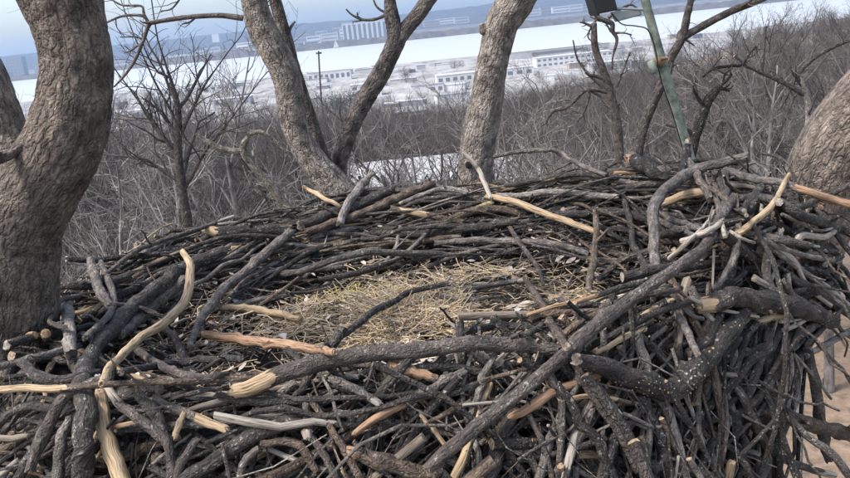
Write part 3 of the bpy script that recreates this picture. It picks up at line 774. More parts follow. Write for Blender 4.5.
def rim_sticks(K, s_rng, th_rng, len_rng, phi=.4, n=9, **kw):
    th = rng.uniform(*th_rng, K); s = rng.uniform(*s_rng, K); C = on_surf(s, th)
    ln = rng.uniform(*len_rng, K) * rng.uniform(.7, 1, K)
    ph = rng.normal(0, phi, K) + rng.choice([0, math.pi], K)
    dth = np.cos(ph) * ln / 2 / (np.maximum(s, .3) * nest_R(th)); dsr = np.sin(ph) * ln / 2 / nest_R(th)
    def smax(t): t = (t + PI) % (2 * PI) - PI; return 1.3 - .33 * sstep(-.95, -.6, t) * (1 - sstep(.5, .9, t))
    A = on_surf(np.clip(s - dsr, .05, smax(th - dth)), th - dth); B = on_surf(np.clip(s + dsr, .05, smax(th + dth)), th + dth)
    return chords(A, B, n, **kw)

def wall_sticks(K, th_rng, len_rng, n=9, spread=.35, **kw):
    th = rng.uniform(*th_rng, K); s0 = rng.uniform(.86, 1.12, K); ln = rng.uniform(*len_rng, K)
    A = on_surf(s0, th + rng.normal(0, spread * .3, K)); B = on_surf(np.minimum(s0 + ln * .42 / nest_R(th), 1.3), th + rng.normal(0, spread, K))
    out = norm(np.column_stack([np.cos(th), np.sin(th), np.zeros(K)]))
    P = chords(A, B, n, cap=.10, **kw)
    return P + (out * rng.uniform(.0, .07, (K, 1)))[:, None]

def radii(K, n, r_rng, taper=(.35, .9), skew=2.2):
    r = r_rng[0] + (r_rng[1] - r_rng[0]) * rng.random(K) ** skew; e = rng.uniform(*taper, K)
    t = np.linspace(0, 1, n); flip = rng.random(K) < .5
    tt = np.where(flip[:, None], t[::-1][None], t[None])
    return r[:, None] * (1 - tt * (1 - e[:, None])) * (1 + .06 * rng.normal(size=(K, n)))

FRONT, ALL = (-PI + .25, -.1), (-PI, PI)
def peel_some(K, n, frac=.16):
    p = np.zeros((K, n)); t = np.linspace(0, 1, n)
    on = rng.random(K) < frac; e = rng.random(K) < .5; c = rng.uniform(.05, .3, K)
    for k in np.where(on)[0]: p[k] = 1.1 * sstep(1 - c[k] - .12, 1 - c[k] + .12, t if e[k] else 1 - t)
    full = rng.random(K) < .03; p[full] = 1.2
    return p

def stick_batch(mb, P, r_rng, sides=7, frac=.14, **kw):
    K, n = P.shape[:2]; t, w = colours(K)
    tubes(mb, P, radii(K, n, r_rng, **kw), sides, tint=t, wood=w, peel=peel_some(K, n, frac), wob=.14, knots=1, jag=.5)

# layers too dense to pick apart: one part each
mass = MB()
stick_batch(mass, rim_sticks(420, (.70, 1.08), ALL, (.4, 1.1), .35, lift=(-.15, -.05), cap=.06), (.007, .019))
stick_batch(mass, rim_sticks(380, (.55, .95), (0.15, PI - .15), (.5, 1.3), .2, lift=(-.10, .0), cap=.08), (.006, .018))
stick_batch(mass, rim_sticks(90, (.98, 1.16), (-1.9, -.75), (.45, 1.0), .55, lift=(-.1, .0)), (.006, .017))
stick_batch(mass, rim_sticks(170, (.74, 1.08), FRONT, (.6, 1.2), .4, lift=(-.13, -.04), cap=.05), (.007, .018))
stick_batch(mass, wall_sticks(70, (-1.7, -.88), (.4, .9), spread=.35, lift=(-.12, .0)), (.007, .017))
stick_batch(mass, rim_sticks(90, (.95, 1.06), (-1.35, .3), (.35, .9), .5, lift=(-.10, .0)), (.006, .017))
stick_batch(mass, wall_sticks(80, (-PI + .2, -1.5), (.4, .8), lift=(-.12, -.02)), (.007, .018))
tag(mass.build('stick_mass', M_STICK, nest), 'dense mass of dark interlaced sticks filling the nest wall', kind='stuff')

twig = MB()
for P in (rim_sticks(1100, (.5, 1.05), (0, PI), (.15, .5), .7, n=8, bend=.05, lift=(-.04, .03)), rim_sticks(420, (.6, 1.1), FRONT, (.12, .4), 1.1, n=8, bend=.05, lift=(-.10, .0)),
          wall_sticks(180, (-1.8, -.8), (.2, .5), n=6, spread=.22, bend=.1, lift=(-.08, .02)), rim_sticks(1100, (.08, .66), ALL, (.08, .30), 1.5, n=8, bend=.05, lift=(.0, .035))):
    K, n = P.shape[:2]; t, w = colours(K)
    tubes(twig, P, radii(K, n, (.0018, .0055)), 5, tint=t * 1.25, wood=w, peel=peel_some(K, n, .12))
tag(twig.build('twig_mass', M_STICK, nest), 'thin twigs scattered through the sticks', kind='stuff')

# dry grass lining and leaf flakes in the bowl
def lining():
    mb = MB(); K = 12500
    th = rng.uniform(-PI, PI, K); s = np.abs(rng.normal(0, .27, K)); s = np.where(s > .62, rng.uniform(0, .6, K), s)
    C = on_surf(s, th); C[:, 0] -= .03; C[:, 1] -= .06
    C[:, 2] = nest_z(C[:, 0], C[:, 1])
    clump = fbm(np.stack([C[:, 0] * 5, C[:, 1] * 5, 0 * s], -1), 2, 81)
    keep = rng.random(K) < sstep(.36, .6, clump) + .08; C = C[keep]; K = len(C); clump = clump[keep]
    az = rng.uniform(0, 2 * PI, K); el = np.abs(rng.normal(.05, .32, K)); ln = rng.uniform(.03, .14, K)
    d = np.stack([np.cos(az) * np.cos(el), np.sin(az) * np.cos(el), np.sin(el)], -1)
    t = np.linspace(0, 1, 4)[None, :, None]
    P = C[:, None] + d[:, None] * t * ln[:, None, None]
    P[..., 2] += (.01 + .035 * rng.random(K))[:, None] - .6 * ln[:, None] * t[..., 0] ** 2 * rng.uniform(0, .8, (K, 1)) * np.sin(el)[:, None]
    P += rng.normal(0, .003, P.shape)
    cols = np.array([(.36, .27, .165), (.43, .33, .20), (.27, .205, .14), (.38, .30, .16), (.22, .18, .14), (.46, .38, .27), (.16, .13, .105)])
    c = cols[rng.integers(0, len(cols), K)] * rng.uniform(1.0, 1.75, (K, 1))
    yc = at_surf_px(347, 303)
    near = np.exp(-(((C[:, 0] - yc[0]) / .13) ** 2 + ((C[:, 1] - yc[1]) / .15) ** 2)); g = rng.random(K) < near * .6
    c[g] = np.array([.50, .42, .14]) * rng.uniform(.8, 1.2, (g.sum(), 1))
    tubes(mb, P, np.repeat(rng.uniform(.0008, .0024, (K, 1)), 4, 1), 3, tint=c, caps=False)
    return mb
def at_surf_px(px, py, lift=0.0):
    d = px_dir(px, py); t = np.linspace(.9, 6.5, 1100)
    Q = CAM + d[None] * t[:, None]; h = Q[:, 2] - nest_z(Q[:, 0], Q[:, 1]) - lift
    s, _ = nest_s(Q[:, 0], Q[:, 1])
    k = np.where((h < 0) & (s < 1.45))[0]
    return Q[k[0]] if len(k) else None
m_str, N, L, P_ = new_mat('dry_grass')
L.new(attr(N, 'tint', 'Color'), P_.inputs['Base Color']); P_.inputs['Roughness'].default_value = .8
tag(lining().build('grass_lining', m_str, nest), 'bed of pale dry grass with a yellow-green tuft in the hollow of the nest', kind='stuff')

def leaves():
    mb = MB(); K = 700
    th = rng.uniform(-PI, PI, K); s = np.sqrt(rng.random(K)) * .72; C = on_surf(s, th); C[:, 2] += rng.uniform(.01, .05, K)
    # a few flakes lie together near the front of the hollow
    for px, py in ((385, 345), (392, 342), (400, 341), (408, 340), (378, 348), (560, 262), (575, 258), (590, 275), (600, 268), (450, 325), (520, 310)):
        q = at_surf_px(px, py, .04)
        C[rng.integers(0, K, 6)] = q + rng.normal(0, .018, (6, 3)) * [1, 1, .3]
    for k in range(K):
        a = rng.uniform(0, 6.28); l = rng.uniform(.012, .034); w = l * rng.uniform(.3, .55); u = norm(np.array([math.cos(a), math.sin(a), rng.normal(0, .35)])); v = norm(np.cross(u, [rng.normal(0, .3), rng.normal(0, .3), 1])); up = np.cross(u, v) * rng.normal(0, .3) * w
        c = C[k]; pts = [c - u * l, c - u * .3 * l + v * w + up, c + u * .5 * l + v * w * .8 + up, c + u * l, c + u * .5 * l - v * w * .8 + up, c - u * .3 * l - v * w + up, c]
        col = random.choice([(.36, .29, .23), (.26, .19, .14), (.48, .43, .37), (.18, .135, .105), (.42, .36, .30)])
        mb.add(pts, tris=[[0, 1, 6], [1, 2, 6], [2, 3, 6], [3, 4, 6], [4, 5, 6], [5, 0, 6]], tint=np.array(col))
    return mb
tag(leaves().build('leaf_litter', m_str, nest), 'flakes of dead leaves and bark in the hollow', kind='stuff')

# sticks that can be picked apart: each one a part
def single(P, r, tint, wood, peel, sides=9, name='stick', label=None, knots=2, jag=.7, wob=.1, capwood=None):
    mb = MB(); tubes(mb, P, r, sides, capwood=capwood, tint=np.asarray(tint), wood=np.asarray(wood), peel=np.asarray(peel)[None], wob=wob, knots=knots, jag=jag)
    o = mb.build(name, M_STICK, nest)
    if label: o['label'] = label
    return o

COL = {'d': (.044, .0385, .035), 'k': (.027, .024, .0225), 'g': (.112, .099, .09), 'p': (.19, .172, .158), 'b': (.088, .065, .049), 'm': (.072, .061, .055), 't': (.14, .11, .08), 'o': (.14, .10, .065)}
WOD = {'tan': (.40, .295, .185), 'org': (.32, .20, .125), 'pal': (.36, .32, .27), 'yel': (.40, .315, .17)}
# (colour, wood, peeled range or None, lift, [(x, y, width) ...], label)
H = [
 ('t', 'tan', (0, 1), .10, [(183, 252, 6), (189, 262, 8), (190, 275, 9), (185, 300, 9.5), (166, 321, 9.5), (140, 337, 9), (122, 355, 8.5), (111, 367, 8), (102, 381, 8)], 'pale stripped stick with a bent top in the left foreground'),
 ('m', 'pal', None, .05, [(104, 378, 8), (86, 386, 10), (62, 401, 12), (49, 424, 12), (39, 445, 11), (31, 470, 9)], None),
 ('m', 'pal', (0, .25), .045, [(100, 378, 8), (117, 401, 9), (135, 416, 11), (156, 432, 11), (169, 447, 10), (170, 476, 9)], None),
 ('b', 'tan', (0, .34), .11, [(-8, 390, 7), (40, 389, 7), (73, 388, 7), (111, 384, 6.5), (160, 382, 6.5), (220, 380, 6.5), (270, 377, 6)], 'straight brown stick laid level across the left foreground'),
 ('d', 'pal', None, .03, [(91, 352, 16), (84, 380, 18), (86, 406, 20), (84, 445, 20), (84, 485, 20)], None),
 ('t', 'tan', (.0, 1), .03, [(101, 392, 11), (104, 421, 15), (112, 453, 16), (124, 485, 16)], 'stick with flaking pale mottled bark at the lower left'),
 ('g', 'pal', None, .035, [(71, 418, 9), (61, 442, 10), (58, 484, 10)], None),
 ('d', 'pal', None, .02, [(-6, 432, 8), (10, 414, 8), (29, 406, 9), (52, 410, 9)], None),
 ('d', 'pal', None, .03, [(21, 362, 9), (42, 379, 11), (73, 379, 11), (96, 374, 9)], None),
 ('g', 'pal', None, .04, [(-6, 368, 7), (39, 357, 8), (62, 350, 8), (78, 346, 6)], None),
 ('m', 'pal', None, .045, [(138, 351, 8), (171, 371, 9), (204, 378, 8), (226, 374, 7)], None),
 ('m', 'pal', None, .04, [(136, 392, 10), (150, 408, 12), (160, 424, 12), (165, 440, 10)], None),
 ('t', 'tan', (0, 1), .05, [(184, 413, 6), (175, 436, 7)], 'short tan splinter in the left foreground'),
 ('g', 'tan', (.6, 1), .03, [(154, 399, 8), (187, 414, 9), (226, 429, 9)], None),
 ('d', 'pal', None, .04, [(178, 480, 14), (208, 465, 16), (241, 443, 16), (270, 429, 16), (304, 422, 14)], None),
 ('g', 'pal', (0, .2), .045, [(238, 482, 7), (244, 463, 8), (258, 449, 8)], None),
 ('m', 'tan', (0, .22), .10, [(237, 391, 15), (256, 383, 18), (275, 376, 19), (314, 364, 18), (353, 357, 18), (392, 352, 17), (430, 350, 17), (472, 345, 17), (524, 344, 16), (558, 349, 14)], 'longest thick dark branch across the front rim with a pale torn end'),
 ('m', 'pal', None, .13, [(429, 467, 13), (451, 450, 15), (485, 419, 15), (524, 390, 14), (565, 354, 14), (596, 326, 14), (635, 297, 13), (669, 274, 12), (697, 256, 12), (712, 236, 11), (722, 215, 10), (734, 198, 9)], 'longest dark branch slanting from the front up to the right rim'),
 ('o', 'org', (0, 1), .06, [(512, 417, 8), (529, 408, 10), (550, 393, 9.5), (573, 384, 9), (607, 370, 8)], 'orange stripped stick right of the middle of the front rim'),
 ('d', 'tan', None, .12, [(580, 361, 14), (602, 367, 19), (630, 377, 22), (655, 387, 23), (677, 388, 24), (695, 374, 24), (711, 353, 22), (729, 329, 20), (747, 311, 12)], 'thick crooked dark log with pale lichen at the right front'),
 ('d', 'tan', (0, .08), .12, [(704, 305, 17), (734, 297, 20), (760, 299, 20), (796, 308, 19), (830, 320, 16)], 'thick dark log with a torn tan end at the right'),
 ('g', 'pal', None, .08, [(746, 157, 9), (708, 166, 11), (682, 177, 12), (662, 191, 12), (653, 212, 12), (654, 234, 11), (657, 262, 11), (661, 288, 10), (675, 312, 9), (690, 336, 8), (697, 354, 7)], 'long grey branch arching over the right rim'),
 ('g', 'pal', None, .09, [(686, 157, 7), (697, 175, 8), (711, 199, 8)], None),
 ('g', 'tan', (0, 1), .08, [(789, 174, 4), (775, 201, 6), (757, 219, 7), (738, 234, 7)], None),
 ('g', 'org', (.58, 1), .07, [(727, 170, 7), (755, 179, 8), (786, 184, 8), (817, 196, 8), (858, 205, 8)], 'stick with a bare orange end crossing in front of the right trunk'),
 ('d', 'pal', None, .07, [(730, 200, 8), (765, 198, 9), (796, 213, 10), (822, 224, 10), (858, 235, 9)], None),
 ('t', 'tan', (0, 1), .05, [(664, 203, 8), (687, 194, 9), (711, 191, 8)], None),
 ('g', 'pal', None, .07, [(715, 172, 6), (717, 196, 7), (722, 222, 7)], None),
 ('m', 'pal', (.9, 1), .09, [(769, 238, 8), (766, 269, 9), (769, 290, 9), (770, 309, 8)], None),
 ('g', 'pal', None, .08, [(739, 226, 7), (734, 256, 7), (717, 288, 5)], None),
 ('p', 'pal', (.6, 1), .07, [(770, 247, 5), (799, 269, 6), (825, 287, 6), (856, 311, 5)], None),
 ('p', 'pal', None, .09, [(788, 272, 4), (790, 300, 5), (786, 329, 5), (782, 354, 4)], None),
 ('d', 'pal', None, .05, [(786, 274, 8), (815, 292, 10), (856, 316, 10)], None),
 ('p', 'pal', None, .06, [(806, 356, 6), (830, 342, 6), (856, 328, 6)], None),
 ('b', 'pal', None, .03, [(762, 409, 13), (796, 419, 14), (827, 429, 14), (858, 436, 14)], 'thick dark brown branch running out at the lower right'),
 ('d', 'pal', None, .05, [(807, 350, 9), (817, 393, 10), (822, 432, 10), (829, 460, 8)], None),
 ('p', 'pal', None, .10, [(791, 352, 4), (792, 385, 4), (788, 406, 3.6), (783, 426, 3)], None),
 ('p', 'pal', None, .10, [(794, 354, 3), (817, 380, 3.2), (831, 399, 2.6)], None),
 ('g', 'pal', None, .06, [(735, 352, 8), (729, 385, 8), (721, 411, 7), (715, 447, 6)], None),
 ('g', 'pal', None, .08, [(715, 368, 6), (729, 401, 7), (739, 427, 7), (748, 449, 6)], None),
 ('m', 'pal', (.93, 1), .06, [(732, 380, 8), (747, 406, 9), (762, 437, 9), (778, 457, 8), (834, 476, 6)], None),
 ('m', 'pal', None, .08, [(686, 402, 4), (705, 434, 5), (722, 460, 4)], None),
 ('g', 'pal', None, .09, [(684, 440, 4.5), (718, 458, 5), (752, 478, 4)], None),
 ('p', 'pal', None, .08, [(624, 414, 4), (640, 421, 4), (656, 428, 4.5), (669, 421, 3.6)], None),
 ('m', 'pal', None, .08, [(574, 360, 9), (589, 390, 10), (604, 411, 10), (620, 434, 10), (638, 470, 8)], None),
 ('g', 'pal', (.85, 1), .06, [(597, 385, 6), (607, 398, 7), (618, 413, 8)], None),
 ('m', 'pal', None, .05, [(528, 412, 6), (542, 442, 7), (553, 480, 7)], None),
 ('m', 'pal', None, .05, [(593, 411, 7), (576, 445, 8), (557, 472, 8)], None),
 ('o', 'tan', (0, 1), .035, [(490, 386, 7), (480, 406, 9), (472, 442, 9), (453, 480, 10)], 'tan stripped stick passing under the longest slanting branch'),
 ('g', 'pal', None, .06, [(496, 354, 6), (482, 377, 8), (478, 398, 8), (468, 421, 7)], None),
 ('g', 'org', (0, .42), .06, [(355, 433, 6), (379, 416, 9), (405, 403, 10), (430, 391, 10), (450, 379, 10), (465, 371, 9)], 'grey stick with a long orange split end at the middle front'),
 ('b', 'pal', None, .06, [(427, 424, 5), (451, 411, 6), (471, 401, 5)], None),
 ('t', 'tan', (0, 1), .06, [(420, 415, 4), (433, 429, 5), (446, 447, 5)], None),
 ('b', 'pal', None, .07, [(309, 396, 7), (322, 416, 7), (337, 437, 7), (350, 460, 8), (362, 482, 8)], None),
 ('g', 'pal', None, .08, [(321, 374, 3), (331, 393, 3.6), (335, 408, 4), (343, 431, 3)], None),
 ('b', 'org', (0, .12), .06, [(349, 451, 13), (371, 458, 17), (397, 466, 18), (434, 480, 18)], 'thick brown branch with an orange split end at the bottom centre'),
 ('m', 'pal', (.85, 1), .06, [(306, 404, 8), (308, 436, 9)], None),
 ('g', 'pal', (.9, 1), .06, [(331, 379, 8), (353, 388, 9), (378, 403, 8)], None),
 ('m', 'pal', None, .05, [(309, 434, 7), (324, 455, 8), (338, 480, 8)], None),
 ('b', 'pal', None, .04, [(262, 443, 7), (296, 443, 9), (316, 470, 8)], None),
 ('k', 'pal', None, .06, [(206, 443, 5), (239, 429, 5), (272, 420, 5), (305, 414, 4)], None),
 ('o', 'org', (0, 1), .06, [(204, 335, 8), (222, 337, 10), (245, 340, 11), (275, 343, 11), (314, 349, 10), (337, 353, 8)], 'thick orange stripped stick on the left part of the front rim'),
 ('t', 'tan', (.1, 1), .045, [(208, 307, 7), (249, 309, 8), (277, 313, 8), (300, 319, 6)], 'peeling tan stick at the left edge of the hollow'),
 ('k', 'pal', None, .07, [(322, 347, 6), (345, 334, 7), (371, 313, 7.5), (392, 303, 7), (412, 291, 6), (446, 284, 5)], 'black curved branch lying across the grassy hollow'),
 ('d', 'pal', None, .06, [(320, 280, 6), (355, 273, 7), (379, 266, 7), (407, 252, 6), (432, 228, 5)], None),
 ('g', 'pal', None, .08, [(190, 348, 7), (197, 325, 8), (212, 303, 10), (228, 284, 10), (250, 268, 10), (272, 248, 10), (291, 231, 9)], 'straight grey branch rising from the hollow to the left back rim'),
 ('m', 'pal', None, .05, [(278, 273, 6), (310, 270, 6), (341, 268, 6)], None),
 ('g', 'pal', (.9, 1), .05, [(461, 291, 5), (498, 284, 6), (522, 281, 6)], None),
 ('b', 'pal', None, .08, [(525, 278, 6), (542, 305, 8), (555, 329, 9), (567, 346, 9)], None),
 ('t', 'pal', None, .09, [(596, 212, 6), (596, 238, 7), (593, 264, 8), (589, 289, 7)], None),
 ('m', 'pal', None, .07, [(511, 229, 5), (524, 249, 5), (537, 266, 5), (543, 284, 4)], None),
 ('g', 'pal', None, .05, [(436, 243, 6), (482, 240, 7), (519, 242, 7), (550, 243, 7), (588, 253, 6)], None),
 ('k', 'pal', None, .05, [(457, 333, 8), (498, 326, 9), (539, 326, 8)], None),
 ('m', 'pal', None, .06, [(514, 337, 6), (537, 329, 7), (553, 315, 6)], None),
 ('t', 'tan', (0, 1), .07, [(597, 353, 5), (622, 339, 6), (644, 329, 6)], None),
 ('t', 'tan', (0, 1), .07, [(487, 197, 6), (502, 199, 7), (519, 203, 7.5), (550, 216, 7), (576, 224, 7), (600, 233, 6)], 'pale yellow stripped stick lying on the back rim below the grey trunk'),
 ('p', 'pal', (0, 1), .09, [(464, 153, 3), (471, 160, 4.6), (480, 172, 5), (490, 198, 5)], 'pale stick standing up in front of the grey trunk'),
 ('b', 'yel', (.2, 1), .06, [(440, 226, 5), (460, 216, 6), (474, 210, 6), (490, 203, 6)], None),
 ('g', 'pal', None, .12, [(494, 157, 4), (519, 152, 5), (545, 150, 5), (560, 152, 5), (576, 163, 5), (606, 175, 5)], 'thin branch arching above the back rim right of the grey trunk'),
 ('d', 'pal', None, .08, [(505, 186, 5), (540, 180, 6), (576, 174, 6), (616, 178, 6)], None),
 ('p', 'pal', None, .06, [(496, 196, 6), (520, 196, 7), (550, 192, 7), (585, 194, 7), (617, 197, 6)], None),
 ('p', 'pal', None, .07, [(400, 203, 4), (420, 196, 5), (443, 189, 5.5), (466, 193, 5)], None),
 ('p', 'pal', None, .11, [(373, 173, 5), (366, 181, 8), (357, 191, 9), (347, 207, 9), (340, 224, 8)], 'short weathered stick standing at the foot of the pale leaning trunk'),
 ('t', 'tan', (0, 1), .10, [(304, 187, 4), (324, 198, 4.5), (339, 206, 4.5)], None),
 ('b', 'pal', None, .06, [(306, 232, 8), (355, 216, 9), (397, 198, 9), (434, 183, 7)], None),
 ('d', 'pal', None, .05, [(300, 226, 11), (340, 211, 12), (378, 196, 11), (400, 186, 9)], None),
 ('m', 'pal', None, .08, [(104, 276, 4), (125, 259, 5), (145, 247, 5), (179, 235, 5), (216, 223, 4)], None),
 ('g', 'pal', None, .08, [(91, 262, 8), (97, 284, 10), (110, 307, 9)], None),
 ('g', 'pal', None, .07, [(101, 263, 5), (109, 282, 7), (113, 305, 7), (104, 321, 7), (84, 338, 6)], None),
 ('m', 'pal', None, .08, [(113, 304, 5), (140, 308, 5.5), (164, 317, 4)], None),
 ('d', 'pal', None, .04, [(89, 355, 14), (114, 326, 16), (140, 300, 16), (169, 279, 16), (187, 266, 15), (224, 251, 12)], 'thick dark branch along the left rim'),
 ('g', 'pal', None, .03, [(122, 336, 10), (153, 305, 11), (184, 281, 11)], None),
 ('k', 'pal', None, .05, [(68, 259, 6), (104, 260, 6), (135, 256, 6), (184, 252, 6)], None),
 ('d', 'org', (0, .1), .05, [(56, 286, 9), (90, 285, 10), (127, 277, 9)], None),
 ('p', 'pal', None, .05, [(67, 303, 11), (69, 329, 12), (70, 354, 12)], None),
 ('m', 'pal', None, .07, [(80, 296, 5), (62, 300, 5), (52, 314, 5), (51, 323, 5), (64, 327, 5)], None),
 ('k', 'tan', (0, .15), .05, [(207, 231, 11), (249, 231, 12), (290, 232, 11)], 'dark log with a sawn-looking tan end on the left back rim'),
 ('k', 'org', (0, .2), .09, [(630, 158, 12), (645, 166, 15), (660, 174, 15)], 'black log stub with an orange broken end on the right back rim'),
 ('k', 'pal', (0, .12), .10, [(688, 141, 6), (686, 152, 8), (683, 172, 8)], None),
 ('g', 'pal', None, .05, [(430, 296, 4), (470, 300, 4), (500, 296, 3)], None),
 ('m', 'pal', None, .05, [(560, 300, 7), (590, 310, 8), (640, 296, 8), (676, 290, 6)], None),
 ('m', 'pal', None, .06, [(598, 280, 6), (620, 262, 7), (652, 250, 7)], None),
 ('t', 'tan', (.3, 1), .05, [(606, 352, 4), (640, 318, 5), (672, 300, 5)], None),
 ('g', 'pal', None, .05, [(672, 268, 6), (700, 248, 7), (740, 222, 6)], None),
 ('t', 'tan', (.0, .8), .06, [(560, 402, 5), (590, 396, 5), (640, 404, 4)], None),
 ('d', 'pal', None, .05, [(632, 330, 9), (664, 360, 10), (690, 402, 9)], None),
 ('k', 'pal', None, .04, [(640, 400, 12), (660, 440, 13), (668, 486, 12)], None),
 ('k', 'pal', None, .04, [(600, 486, 12), (612, 446, 12), (640, 410, 11)], None),
 ('d', 'pal', None, .05, [(770, 330, 9), (757, 370, 10), (738, 420, 10), (728, 470, 9)], None),
 ('d', 'pal', None, .05, [(800, 330, 8), (776, 372, 9), (752, 404, 9), (700, 440, 7)], None),
 ('k', 'pal', None, .04, [(760, 420, 12), (772, 450, 13), (780, 490, 12)], None),
 ('m', 'pal', None, .05, [(640, 240, 7), (700, 228, 8), (760, 236, 8), (810, 246, 7)], None),
 ('d', 'pal', None, .05, [(560, 216, 8), (610, 212, 9), (652, 220, 8)], None),
 ('d', 'pal', None, .05, [(516, 222, 8), (470, 228, 9), (410, 236, 8)], None),
 ('b', 'tan', (.1, .5), .06, [(392, 208, 6), (430, 216, 7), (462, 222, 6)], None),
 ('p', 'pal', None, .10, [(400, 226, 3), (396, 246, 4), (386, 262, 3)], None),
 ('p', 'pal', None, .10, [(432, 226, 3), (420, 240, 4), (398, 258, 4), (380, 264, 3)], None),
 ('k', 'pal', None, .05, [(392, 372, 8), (440, 366, 9), (482, 372, 8)], None),
 ('b', 'org', (.0, .9), .05, [(392, 366, 10), (414, 372, 11), (436, 378, 9)], 'short split piece of orange wood under the longest front branch'),
 ('k', 'pal', None, .05, [(120, 372, 7), (180, 362, 8), (240, 358, 7)], None),
 ('d', 'pal', None, .05, [(220, 396, 9), (266, 402, 10), (320, 400, 9)], None),
 ('m', 'pal', None, .06, [(195, 440, 8), (178, 470, 9), (172, 490, 8)], None),
 ('d', 'pal', None, .05, [(14, 486, 9), (34, 452, 10), (44, 424, 9)], None),
]
def torn_end(stick, p, d, r, wood):
    """splintered wood standing out of a broken end"""
    mb = MB(); a = norm(np.cross(d, [.3, .5, .8])); b = np.cross(d, a); n = 15
    th = np.linspace(0, 2 * PI, n, endpoint=False); rings = []
    ln = rng.uniform(.2, 1.0, n) * r * 1.3; ln[rng.integers(0, n)] *= 1.7
    for f, g in ((-.5, .96), (.0, .93), (.5, .8), (1.0, .55)):
        off = np.where(f <= 0, f * r, f * ln)
        rings.append(p + d * off[:, None] + (a * np.cos(th)[:, None] + b * np.sin(th)[:, None]) * r * g)
    V = np.array(rings); i = np.arange(3)[:, None] * n; jj = np.arange(n)[None]; j2 = (jj + 1) % n
    mb.add(V, quads=np.stack([i + jj, i + j2, i + n + j2, i + n + jj], -1), co=V * 1.0, tint=wood, wood=wood, peel=1.5)
    mb.add([*V[-1], p + d * r * .35], tris=[[q, (q + 1) % n, n] for q in range(n)], tint=wood, wood=np.asarray(wood) * .8, peel=1.5)
    o = bpy.data.objects.new('broken_end', mb.mesh('broken_end', M_STICK)); sc.collection.objects.link(o); o.parent = stick
    return o

def hero(cn, wn_, pr, lift, pts, label):
    a = np.array(pts, float)
    m0 = 9; px = catmull(a, m0)
    Q = [at_surf_px(x, y, .035 + lift * .8) for x, y, w in px]
    ts = np.linspace(0, 1, m0); ok = [i for i, q in enumerate(Q) if q is not None]
    dep = np.array([np.linalg.norm(Q[i] - CAM) for i in ok])
    if len(ok) < 2:
        return None
    dg = 2 if len(ok) >= 5 else 1
    cf = np.polyfit(ts[ok], dep, dg)
    tt = np.clip(ts, ts[ok[0]] - .12, ts[ok[-1]] + .12)
    D = np.polyval(cf, tt)
    D = np.clip(D, dep.min() - .25, dep.max() + .15)
    resid = dep - np.polyval(cf, ts[ok]); D += min(resid.min(), 0) * .5
    d = px_dir(px[:, 0], px[:, 1]); d = d / np.linalg.norm(d, axis=1, keepdims=True)
    P = CAM + d * D[:, None]
    rad = px[:, 2] / 2 / FPX * D * .93
    n = int(np.clip(np.linalg.norm(np.diff(P, axis=0), axis=1).sum() / .018, 10, 80))
    c = catmull(np.column_stack([P, rad]), n); t = np.linspace(0, 1, n)
    pl = np.zeros(n)
    if pr:
        lo = -1 if pr[0] <= 0 else pr[0]; hi = 2 if pr[1] >= 1 else pr[1]
        pl = .80 * sstep(lo - .1, lo + .08, t) * (1 - sstep(hi - .1, hi + .1, t))
    tint = np.array(COL[cn]) * random.uniform(.95, 1.25)
    j = c[:, :3] + (np.stack([fbm(np.column_stack([t * 9 + k * 7, c[:, 0] * 3, c[:, 1] * 3]), 2, 90 + k) for k in range(3)], -1) - .5) * rad.mean() * .9
    r3 = np.maximum(c[:, 3], .0012); wd = np.array(WOD[wn_]) * (1 if pr else .55)
    o = single(j, r3, tint, wd, pl, sides=12, capwood=np.array([.24, .20, .16]) if random.random() < .6 else np.array([.10, .085, .075]), label=label, knots=4, wob=.14, jag=1.0 if rad.mean() > .008 else .5)
    if (not pr or pr[1] - pr[0] < .6) and n > 14 and random.random() < .6:
        for _ in range(random.choice([1, 1, 2])):
            k = random.randrange(4, n - 4); d0 = norm(j[k + 2] - j[k - 2]); e = norm(np.cross(d0, [random.gauss(0, 1), random.gauss(0, 1), 1.0])); e = e if e[2] > -.1 else -e
            dr = norm(d0 * random.choice([-1, 1]) * .9 + e * .8); ln = random.uniform(.03, .16); m_ = 7; rr = r3[k] * random.uniform(.35, .6)
            tw = j[k] + np.outer(np.linspace(0, 1, m_) * ln, dr) + np.cumsum(rng.normal(0, ln * .03, (m_, 3)), axis=0) * np.linspace(0, 1, m_)[:, None]
            mb = MB(); tubes(mb, tw, rr * np.linspace(1, .5, m_), 7, tint=tint, wood=wd, wob=.12, jag=.8, capwood=np.array([.2, .165, .13]))
            q_ = bpy.data.objects.new('side_twig', mb.mesh('side_twig', M_STICK)); sc.collection.objects.link(q_); q_.parent = o
    if pr and rad.mean() > .006:
        for e, k in ((0, 2), (-1, -3)):
            if (e == 0 and pr[0] <= 0) or (e == -1 and pr[1] >= 1): torn_end(o, j[e], norm(j[e] - j[k]), r3[e], wd)
    return o
